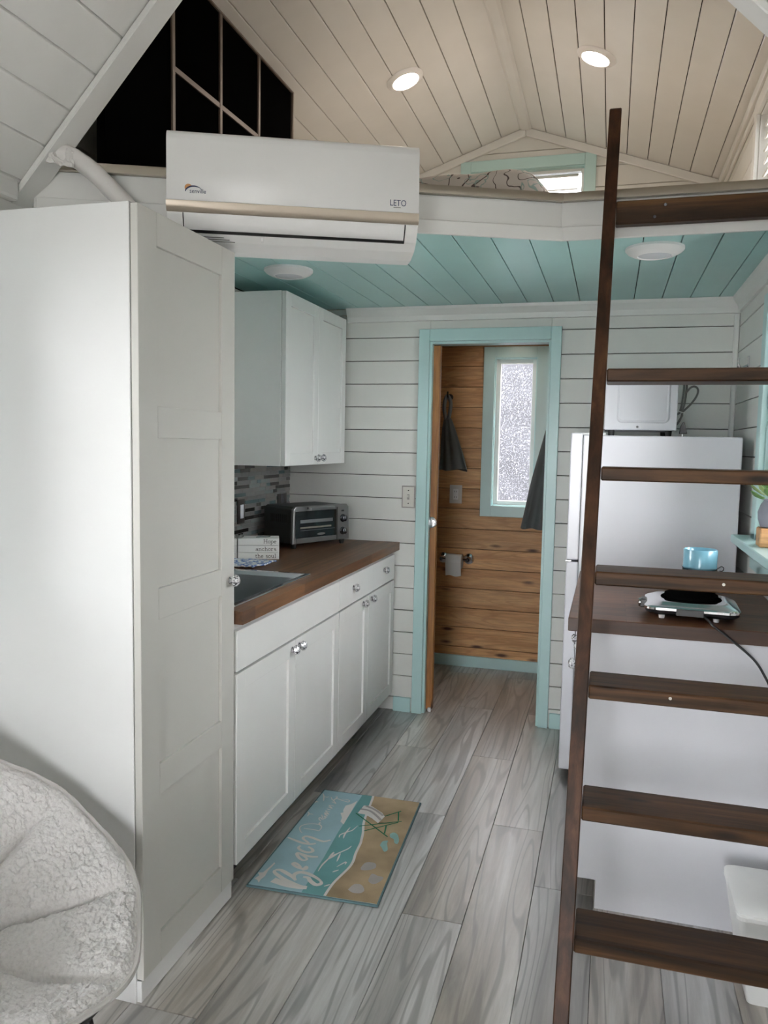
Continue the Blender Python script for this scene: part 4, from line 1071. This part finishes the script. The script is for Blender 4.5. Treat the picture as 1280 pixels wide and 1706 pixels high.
MB().box(-.045, .032, -.127, -.1225, .018, .038).build('front_bracket', 'black_plastic', hp, bevel=.001)
kb = MB().lathe([(.013, 0), (.015, -.004), (.013, -.018), (0, -.019)], (-.137, -.012, .030), 'x', 18).build('thermostat_knob', 'chrome', hp, smooth=True)
MB().box(-.150, -.130, -.035, .012, .018, .045).build('knob_bracket', 'black_plastic', hp, bevel=.003)
for fx in (-.085, .07):
    for fy in (-.085, .085): MB().lathe([(.008, 0), (.010, .0135)], (fx, fy, 0), n=12).build('foot', 'plastic_white', hp)
cdh = [(.285, 2.500, .937), (.297, 2.44, .932), (.306, 2.415, .924), (.318, 2.410, .916), (.35, 2.405, .893), (.417, 2.407, .838), (.450, 2.409, .79), (.468, 2.410, .75), (.480, 2.412, .68), (.487, 2.414, .60), (.505, 2.414, .45), (.53, 2.40, .36)]
Mi = Matrix.Rotation(math.radians(3), 4, 'Z') @ Matrix.Translation((-.262, -2.605, -zt1))
MB().tube([tuple(Mi @ Vector(p)) for p in crom(cdh, 6)], .0036, 8).build('power_cord', 'black_plastic', hp, smooth=True)

# jar with aqua lid
jr = thing('storage_jar', (.325, 2.99, zt1), 'clear jar with a pale aqua bowl lid beside the fridge', 'jar')
MB().lathe([(0, .003), (.050, .003), (.058, .010), (.059, .095), (.062, .100)], n=32, cap=False).build('body', 'jar_glass', jr, smooth=True)
MB().lathe([(.045, .092), (.057, .094), (.0575, .160), (.0555, .163), (.053, .160), (.052, .135), (0, .130)], n=36).build('lid', 'aqua_glass', jr, smooth=True)
MB().tube(crom([(.060, -.01, .098), (.070, -.012, .106), (.078, -.012, .100), (.074, -.012, .090), (.064, -.01, .090)], 5), .0015, 6).build('wire_clasp', 'dark_chrome', jr)

# plant on the sill
pl = thing('potted_succulent', (.548, 2.985, WIN_R[2] - .002), 'green succulent in a grey vase on a wood stand on the window sill', 'plant')
MB().box(-.040, .040, -.040, .040, 0, .066).build('wood_stand', 'pine_x', pl, bevel=.004)
MB().lathe([(.020, .066), (.034, .070), (.043, .095), (.045, .12), (.036, .148), (.027, .160), (.029, .166), (.024, .166), (.022, .15)], n=24).build('vase', 'vase_grey', pl, smooth=True)
rnd = random.Random(11)
for q in range(34):
    a = q * 2.399; el = .15 + 1.2 * (q / 34); L_ = .045 + .02 * rnd.random(); base = Vector((.012 * math.cos(a), .012 * math.sin(a), .160 + .045 * (q / 34)))
    d = Vector((math.cos(a) * math.cos(el), math.sin(a) * math.cos(el), math.sin(el))); s_ = d.cross(Vector((0, 0, 1))).normalized(); n_ = s_.cross(d)
    mb = MB(); c_ = base + d * .02
    prof = [(0, .003), (.3, .009), (.65, .012), (.9, .008), (1, 0)]
    for t_, w_ in prof:
        for k_ in range(6):
            th = 2 * math.pi * k_ / 6; mb.v.append(tuple(base + d * (.015 + L_ * t_) + s_ * (w_ * math.cos(th)) + n_ * (w_ * .45 * math.sin(th) + .010 * t_ * t_)))
    for j in range(4):
        for k_ in range(6): mb.f.append((j * 6 + k_, j * 6 + (k_ + 1) % 6, (j + 1) * 6 + (k_ + 1) % 6, (j + 1) * 6 + k_))
    mb.build('leaf', 'leaf_green' if q % 3 else 'leaf_pale', pl, smooth=True)

# coat hook on the right wall
hk = thing('wall_hook', (XR - .001, 3.66, 1.80), 'small chrome hook on the white board wall in the corner above the fridge', 'hook')
MB().box(-.004, 0, -.012, .012, -.03, .03).build('back_plate', 'chrome', hk, bevel=.001)
MB().tube(crom([(-.004, 0, -.01), (-.03, 0, -.018), (-.042, 0, 0), (-.040, 0, .022)], 5), .005, 8).build('hook_arm', 'chrome', hk, smooth=True)

# white bin under the ladder
bn = thing('waste_bin', (.455, 2.215, 0), 'white tapered plastic bin under the ladder at the right edge', 'bin')
loft(MB(), [rrect(.0955, .1265, .021, .2465), rrect(.0955, .1265, .021, .252), rrect(.088, .119, .02, .257), rrect(.04, .06, .02, .259)]).build('lid', 'bin_white', bn, smooth=True)
mo = loft(MB(), [rrect(.055, .10, .015, .0), rrect(.094, .125, .02, .242), rrect(.094, .125, .02, .246), rrect(.090, .121, .02, .246), rrect(.053, .097, .014, .006)], True, True)
mo.build('body', 'bin_white', bn, smooth=True)
loft(MB(), [rrect(.0945, .1255, .021, .232), rrect(.0955, .1265, .021, .234), rrect(.0955, .1265, .021, .244), rrect(.0945, .1255, .021, .246)], False, False).build('rim_band', 'bin_white', bn)

# ------------------------------------------------------------------ bathroom things
def hanging(name, top, w0, w1, L_, label, mat, lean=(0, 0), thick=.03, folds=5, hem=.10, seed=1, ax=0.0):
    t = thing(name, top, label, 'towel')
    ca, sa = math.cos(ax), math.sin(ax)
    def fn(u, v):
        th = 2 * math.pi * u; w = w0 + (w1 - w0) * (v ** .8); d = thick * (.35 + .65 * v)
        x = math.cos(th) * w * (1 + .10 * noise.noise((u * 3, v * 2, seed))) + lean[0] * v; y = math.sin(th) * d + .4 * d * math.sin(folds * math.cos(th) * 2.2 + seed) * (.2 + v) + lean[1] * v
        return (x * ca - y * sa, x * sa + y * ca, -L_ * v - .02 * v * noise.noise((math.cos(th), math.sin(th), seed)))
    mb = MB().grid(fn, 48, 24, True)
    mb.f.append(tuple(k_ * 25 + 24 for k_ in range(48)))
    mb.build('cloth', mat, t, smooth=True, sharp=80)
    return t
tw = hanging('hand_towel', (-.990, 4.88, 1.60), .022, .090, .325, 'short grey hand towel hanging on the pine wall behind the pocket door', 'towel_grey', (.045, 0), .03, 4, seed=2)
MB().tube(crom([(-.012, .0, -.01), (-.026, .01, .07), (-.015, .03, .14), (.012, .02, .10), (.010, 0, .02), (0, 0, -.01)], 6), .012, 8).build('twisted_top', 'towel_light', tw, smooth=True)
hk2 = thing('towel_hook', (-.995, YE - .001, 1.735), 'bronze towel hook on the pine wall behind the pocket door', 'hook')
MB().lathe([(.020, 0), (.020, -.004), (.010, -.008)], axis='y', n=16).build('rose', 'dark_plate', hk2, smooth=True)
MB().tube(crom([(0, -.006, 0), (0, -.06, -.005), (0, -.085, .006), (0, -.085, .03)], 5), .006, 8).build('arm', 'dark_plate', hk2, smooth=True)
tw2 = hanging('bath_towel', (-.310, 4.62, 1.645), .015, .125, .69, 'long dark grey bath towel hanging in front of the frosted window', 'towel_grey', (-.060, 0), .055, 4, seed=5)
hk3 = thing('robe_hook', (-.2005, 4.62, 1.70), 'black robe hook on the right bathroom wall above the bath towel', 'hook')
MB().lathe([(.018, 0), (.018, -.004), (.008, -.007)], axis='x', n=16).build('rose', 'black_plastic', hk3, smooth=True)
MB().tube(crom([(-.004, 0, 0), (-.07, 0, -.030), (-.125, 0, -.045), (-.150, 0, -.015), (-.155, 0, .005)], 5), .007, 8).build('arm', 'black_plastic', hk3, smooth=True)
# toilet roll holder and roll
th_ = thing('toilet_roll_holder', (-.930, YE - .001, .705), 'chrome toilet roll holder on the pine bathroom wall', 'holder')
for s in (-1, 1):
    MB().lathe([(.034, 0), (.034, -.004), (.028, -.008), (.016, -.012), (.012, -.030), (.012, -.060)], (s * .085, 0, 0), 'y', 20).build('post', 'chrome', th_, smooth=True)
MB().lathe([(.008, -.085), (.008, .085)], (0, -.055, 0), 'x', 12).build('spindle', 'chrome', th_, smooth=True)
tr_ = thing('toilet_roll', (-.930, YE - .056, .705), 'white toilet roll on the chrome holder in the bathroom', 'toilet roll')
MB().lathe([(.020, -.05), (.046, -.05), (.046, .05), (.020, .05)], (0, 0, -.012), 'x', 28).build('roll', 'paper_white', tr_, smooth=True)
MB().grid(lambda u, v: (-.05 + .1 * u + .004 * v, -.0475 - .003 * math.sin(v * 3), -.015 - .085 * v + .004 * math.sin(u * 7) * v), 8, 8).build('loose_sheet', 'paper_white', tr_, solid=.001)

# ------------------------------------------------------------------ bed in the loft
def cf(u, v):
    x = -1.33 + 1.16 * u
    if v < .12:
        t = v / .12; y = 2.985 + .09 * t * t; y_, zf = 3.075, math.sin(t * math.pi / 2)
    else: y = 3.075 + 1.78 * (v - .12) / .88; y_, zf = y, 1.0
    e = min(1.0, min(u * 9, (1 - u) * 6)); e = math.sin(e * math.pi / 2)
    top = 2.425 + .055 * math.exp(-((x + .45) / .25) ** 2 - ((y_ - 3.3) / .35) ** 2) + .045 * math.exp(-((x + .85) / .3) ** 2 - ((y_ - 3.4) / .4) ** 2) + .026 * noise.noise((x * 5, y_ * 4, 3))
    low = 2.213
    if v > .93: zf *= math.cos((v - .93) / .07 * math.pi / 2)
    return (x, y - .012 * math.sin(x * 17) * (1 - zf), low + (top - low) * zf * e)
o = MB().grid(cf, 70, 60).build('comforter', 'comforter', smooth=True, sharp=80, solid=.012)
tag(o, 'rumpled comforter with brown branch pattern heaped on the loft floor behind the rail', 'comforter')

# ------------------------------------------------------------------ beach mat
MAT = {'B_stem':[[(71,48),(92,43),(119,36),(146,34),(171,35),(193,40)]],'B_loop':[[(193,40),(163,43),(133,52),(108,60),(81,75),(58,91),(54,105),(71,110),(97,99),(125,84),(143,67),(129,86),(127,104),(140,118),(167,117),(199,104),(223,88),(228,74),(214,64),(191,78),(176,94),(158,95)]],'med':[[(140,132),(151,143),(145,156),(140,140),(116,144),(96,157),(99,166),(115,159),(130,146)],[(132,200),(119,190),(97,204),(83,225),(93,228),(115,215),(132,200)],[(86,231),(120,222),(140,221),(160,227)],[(75,279),(73,262),(93,247),(117,244),(129,256),(121,270),(103,280)],[(9,319),(43,307),(76,298),(104,299),(120,310)],[(96,305),(64,328),(68,346),(92,344),(119,335),(143,332),(162,349)]],'thin':[[(38,399),(61,400),(88,400),(98,397)],[(98,397),(99,422),(87,442),(57,441),(30,426),(22,402),(34,376),(46,366)],[(95,432),(80,449),(80,458),(86,453)],[(79,470),(66,484),(65,497),(76,488),(86,485)],[(64,519),(78,495),(87,498),(76,513),(91,505)],[(70,529),(90,514),(68,539),(89,530),(66,555),(87,549)],[(65,571),(83,567)],[(65,588),(84,581),(64,602),(85,601)],[(63,635),(84,625),(67,647),(73,666),(90,662),(125,652),(124,669),(94,670)],[(47,672),(63,649),(71,680),(60,683)],[(-5,694),(17,669),(30,631)],[(17,669),(30,666),(38,672)],[(-1,604),(3,615),(14,615)],[(-5,623),(3,615)],[(17,490),(17,510),(33,512)],[(5,525),(17,510)]],'cloud':[[(32,149),(28,116),(22,80),(6,74),(18,59),(10,38),(23,33),(34,20),(32,40),(37,61),(33,93),(37,143)],[(157,676),(144,644),(126,622),(129,582),(136,565),(127,556),(145,523),(149,493),(168,474)]],'horizon':[[(186,4),(168,414)],[(180,231),(161,706)]],'shore':[[(263,7),(263,51),(266,97),(276,152),(284,198),(284,239),(277,283),(274,319),(271,362)],[(267,383),(256,437),(236,509),(223,600),(211,698)]],'canvas':[[(191,576),(194,644),(226,648),(281,606),(298,580),(288,523),(255,553),(222,574)]],'stripe':[[(192,610),(230,606),(266,576),(293,546)],[(204,641),(247,621),(291,584)]],'green':[[(185,571),(352,431)],[(229,476),(370,562)],[(257,447),(360,550)],[(298,580),(347,641)],[(339,632),(357,561)],[(323,513),(334,451)]],'flip':[[(353,457),(363,472),(381,461),(396,425),(398,398),(386,400),(376,425),(359,436)],[(341,368),(342,397),(359,408),(362,386),(376,347),(367,331),(351,355)]],'shell':[[(321,206),(328,243),(359,248),(369,221),(352,201),(328,193)],[(367,144),(368,182),(391,175),(410,172),(407,147),(391,124),(373,132)],[(322,70),(331,104),(355,108),(373,82),(365,62),(341,58)]],'wave':[[(185,374),(183,396),(202,425),(214,441),(222,480)],[(202,373),(197,406),(199,460)],[(193,140),(192,179),(197,216),(205,270)],[(200,222),(219,269)],[(194,194),(203,243),(222,276),(241,309),(247,332)],[(197,231),(201,274)],[(232,217),(226,272)],[(243,185),(262,224),(265,207)],[(240,150),(256,170)],[(243,62),(258,79)]]}
mt = thing('door_mat', (-1.07, 2.21, 0), 'beach scene mat lettered Beach Dreaming on the floor by the sink cabinet', 'mat')
CN = [(0, -.003), (.438, .016), (.403, .744), (-.007, .735)]
def shrink(P, d):
    c_ = (sum(p[0] for p in P) / 4, sum(p[1] for p in P) / 4); return [(p[0] + (d if p[0] < c_[0] else -d), p[1] + (d if p[1] < c_[1] else -d)) for p in P]
MB().prism(CN, 'z', .0005, .0075).build('woven_base', 'mat_edge', mt, bevel=.002, seg=2)
IN = shrink(CN, .006)
def flat(nm, pts, z, mat, par=mt): return MB().prism(pts, 'z', z - .0006, z).build(nm, mat, par)
flat('sky_print', IN, .0082, 'mat_sky')
hz = [(.186, .003), (.180, .231), (.168, .414), (.161, .706), (.160, .741)]
sh = [(p[0] / 1000, p[1] / 1000) for p in MAT['shore'][0]] + [(p[0] / 1000, p[1] / 1000) for p in MAT['shore'][1]] + [(.205, .736)]
def edge_x(y): 
    t_ = (y - IN[1][1]) / (IN[2][1] - IN[1][1]); return IN[1][0] + (IN[2][0] - IN[1][0]) * t_
flat('sea_print', [(.186, IN[0][1] + .008)] + [h for h in hz[1:-1]] + [(.160, .733)] + [(min(p[0] + .01, .43), max(p[1], .012)) for p in reversed(sh)], .0086, 'mat_sea')
shs = [(p[0], max(p[1], .014)) for p in crom(sh, 4)]
flat('sand_print', shs + [(IN[2][0], IN[2][1])] + [(IN[1][0], IN[1][1])], .0090, 'mat_sand')
_lift = [0]
def P2(z):
    _lift[0] += 1; zz = z + .00002 * _lift[0]      # each stroke lies a hair above the last
    return lambda a, b: (a, b, zz)
mm_ = lambda L_: [(p[0] / 1000, p[1] / 1000) for p in L_]
MB().ribbon(shs, .009, P2(.0093)).build('foam_line', 'mat_white', mt)
for c_ in MAT['cloud']: flat('cloud_print', mm_(c_), .0088, 'mat_white')
MB().ribbon(crom(mm_(MAT['B_stem'][0]), 5), .026, P2(.0092), lambda t: 1.15 - .45 * t).build('letter_stroke', 'mat_white', mt)
for lo_i, hi_i in ((0, 7), (6, 11), (10, 17), (16, 22)):      # the two bowls of the B, stroke by stroke
    MB().ribbon(crom(mm_(MAT['B_loop'][0][lo_i:hi_i]), 5), .0145, P2(.0092), lambda t: .6 + .55 * math.sin(math.pi * t)).build('letter_stroke', 'mat_white', mt)
for s_ in MAT['med']: MB().ribbon(crom(mm_(s_), 5), .0105, P2(.0092), lambda t: .75 + .45 * math.sin(math.pi * t)).build('letter_stroke', 'mat_white', mt)
for s_ in MAT['thin']: MB().ribbon(crom([(max(p[0], .004), p[1]) for p in mm_(s_)], 4), .0042, P2(.0092), lambda t: .7 + .5 * math.sin(math.pi * t)).build('letter_stroke', 'mat_white', mt)
for s_ in MAT['wave']: MB().ribbon(crom(mm_(s_), 4), .0045, P2(.0091), lambda t: .4 + math.sin(math.pi * t)).build('wave_print', 'mat_white', mt)
flat('deck_chair_canvas', mm_(MAT['canvas'][0]), .0096, 'mat_white')
st = MB()
for s_ in MAT['stripe']: st.ribbon(crom(mm_(s_), 4), .011, P2(.0098))
st.build('deck_chair_stripes', 'mat_grey', mt)
gr = MB()
for s_ in MAT['green']: gr.ribbon(mm_(s_), .0052, P2(.0100))
gr.build('deck_chair_frame', 'mat_green', mt)
for s_ in MAT['flip']: flat('sandal_print', crom(mm_(s_ + s_[:1]), 3)[:-1], .0094, 'mat_flip')
for s_ in MAT['shell']: flat('shell_print', crom(mm_(s_ + s_[:1]), 3)[:-1], .0094, 'mat_grey')

# ------------------------------------------------------------------ saucer chair
CC = Vector((-1.175, 1.18, .609)); az, ti, RC = .26, .538, .385
ch = thing('saucer_chair', (CC.x, CC.y, 0), 'off-white fluffy saucer chair beside the wardrobe', 'chair')
nz = Vector((math.sin(ti) * math.cos(az), math.sin(ti) * math.sin(az), math.cos(ti)))
ax_ = nz.cross(Vector((0, 0, 1))).normalized(); bx2 = nz.cross(ax_)          # bx2 points down the slope
C0 = Vector((0, 0, CC.z))
NS = 8
def dish(u, v, back=False):
    th = 2 * math.pi * u; r_ = v
    seam = abs(((u * NS + .15) % 1.0) - .5) * 2           # 1 on a seam
    puff = (1 - seam ** 6) * math.sin(math.pi * min(1, max(0, (r_ - .10) / .88))) ** .7 if .10 < r_ < .98 else 0
    depth = .205 * (1 - r_ ** 2.1)
    R_ = RC * r_ * (1 + .016 * math.cos(th * NS * 1.0) * (r_ > .9) + .012 * noise.noise((math.cos(th) * 3, math.sin(th) * 3, 1)) * r_)
    p = C0 + R_ * (math.cos(th) * ax_ + math.sin(th) * bx2)
    if back:
        return p + nz * (-depth - .050 - .01 * (1 - r_))
    w = p
    lump = .007 * noise.noise(w * 20) + .011 * (.35 - abs(noise.noise(w * 62))) + .007 * (.35 - abs(noise.noise(w * 125)))
    seamcut = -.022 * max(0, (seam - .80) / .20) ** 1.5 * (1 if .12 < r_ < .78 else max(0, 1 - abs(r_ - .78) * 6) if r_ >= .78 else 0)
    ring = -.022 * math.exp(-((r_ - .36) / .035) ** 2)
    edge_ = -.020 * max(0, (r_ - .90) / .10) ** 2
    return p + nz * (-depth + .038 * puff + lump * (1 if r_ < .985 else .2) + seamcut + ring + edge_)
MB().grid(lambda u, v: dish(u, v), 560, 220, True).build('cushion', 'sherpa', ch, smooth=True, sharp=180)
MB().grid(lambda u, v: dish(u, v, True), 72, 14, True).build('shell_cloth', 'sherpa_piping', ch, smooth=True, sharp=180)
ring_ = [dish(q / 120, 1.0) + (dish(q / 120, 1.0) - C0).normalized() * .005 for q in range(121)]
MB().tube(ring_, .0060, 8, False).build('piping', 'sherpa_piping', ch, smooth=True)
def skirt(u, v):
    a = dish(u, 1.0) - nz * .005; th = 2 * math.pi * u
    out = (math.cos(th) * ax_ + math.sin(th) * bx2)
    return a - nz * (.050 * v) + out * (.004 + .006 * math.sin(th * 23) * v - .015 * v)
MB().grid(skirt, 180, 5, True).build('skirt', 'sherpa_piping', ch, smooth=True, sharp=180)
rim_ = [C0 + (RC - .012) * (math.cos(2 * math.pi * q / 48) * ax_ + math.sin(2 * math.pi * q / 48) * bx2) - nz * .062 for q in range(49)]
MB().tube(rim_, .010, 8, False).build('rim_frame', 'black_plastic', ch, smooth=True)
for fx, fy, qx in ((.10, .27, .62), (-.30, .27, .87), (.10, -.27, .37), (-.30, -.27, .12)):
    k_ = min(range(48), key=lambda q: (rim_[q].x + fx * .9) ** 2 + (rim_[q].y - fy) ** 2)
    MB().tube([rim_[k_], (fx, fy, .010)], .010, 10).build('leg', 'black_plastic', ch, smooth=True)
    MB().lathe([(.013, 0), (.013, .03)], (fx, fy, 0), n=12).build('foot_cap', 'black_rubber', ch)

# ------------------------------------------------------------------ ground outside
paint('sky_screen_grey', (.044, .046, .052), .9, var=.25)  # near-black tone picked to hold down the frosted pane's brightness
struct(MB().box(-6, 5, 7.36, 7.5, -.66, 2.75).build('wall_sky_screen', 'sky_screen_grey'))  # added plain wall, blocks the sky seen straight through the frosted pane
g_ = struct(MB().box(-30, 30, -30, 30, -.75, -.65).build('ground', 'ground_gravel'))
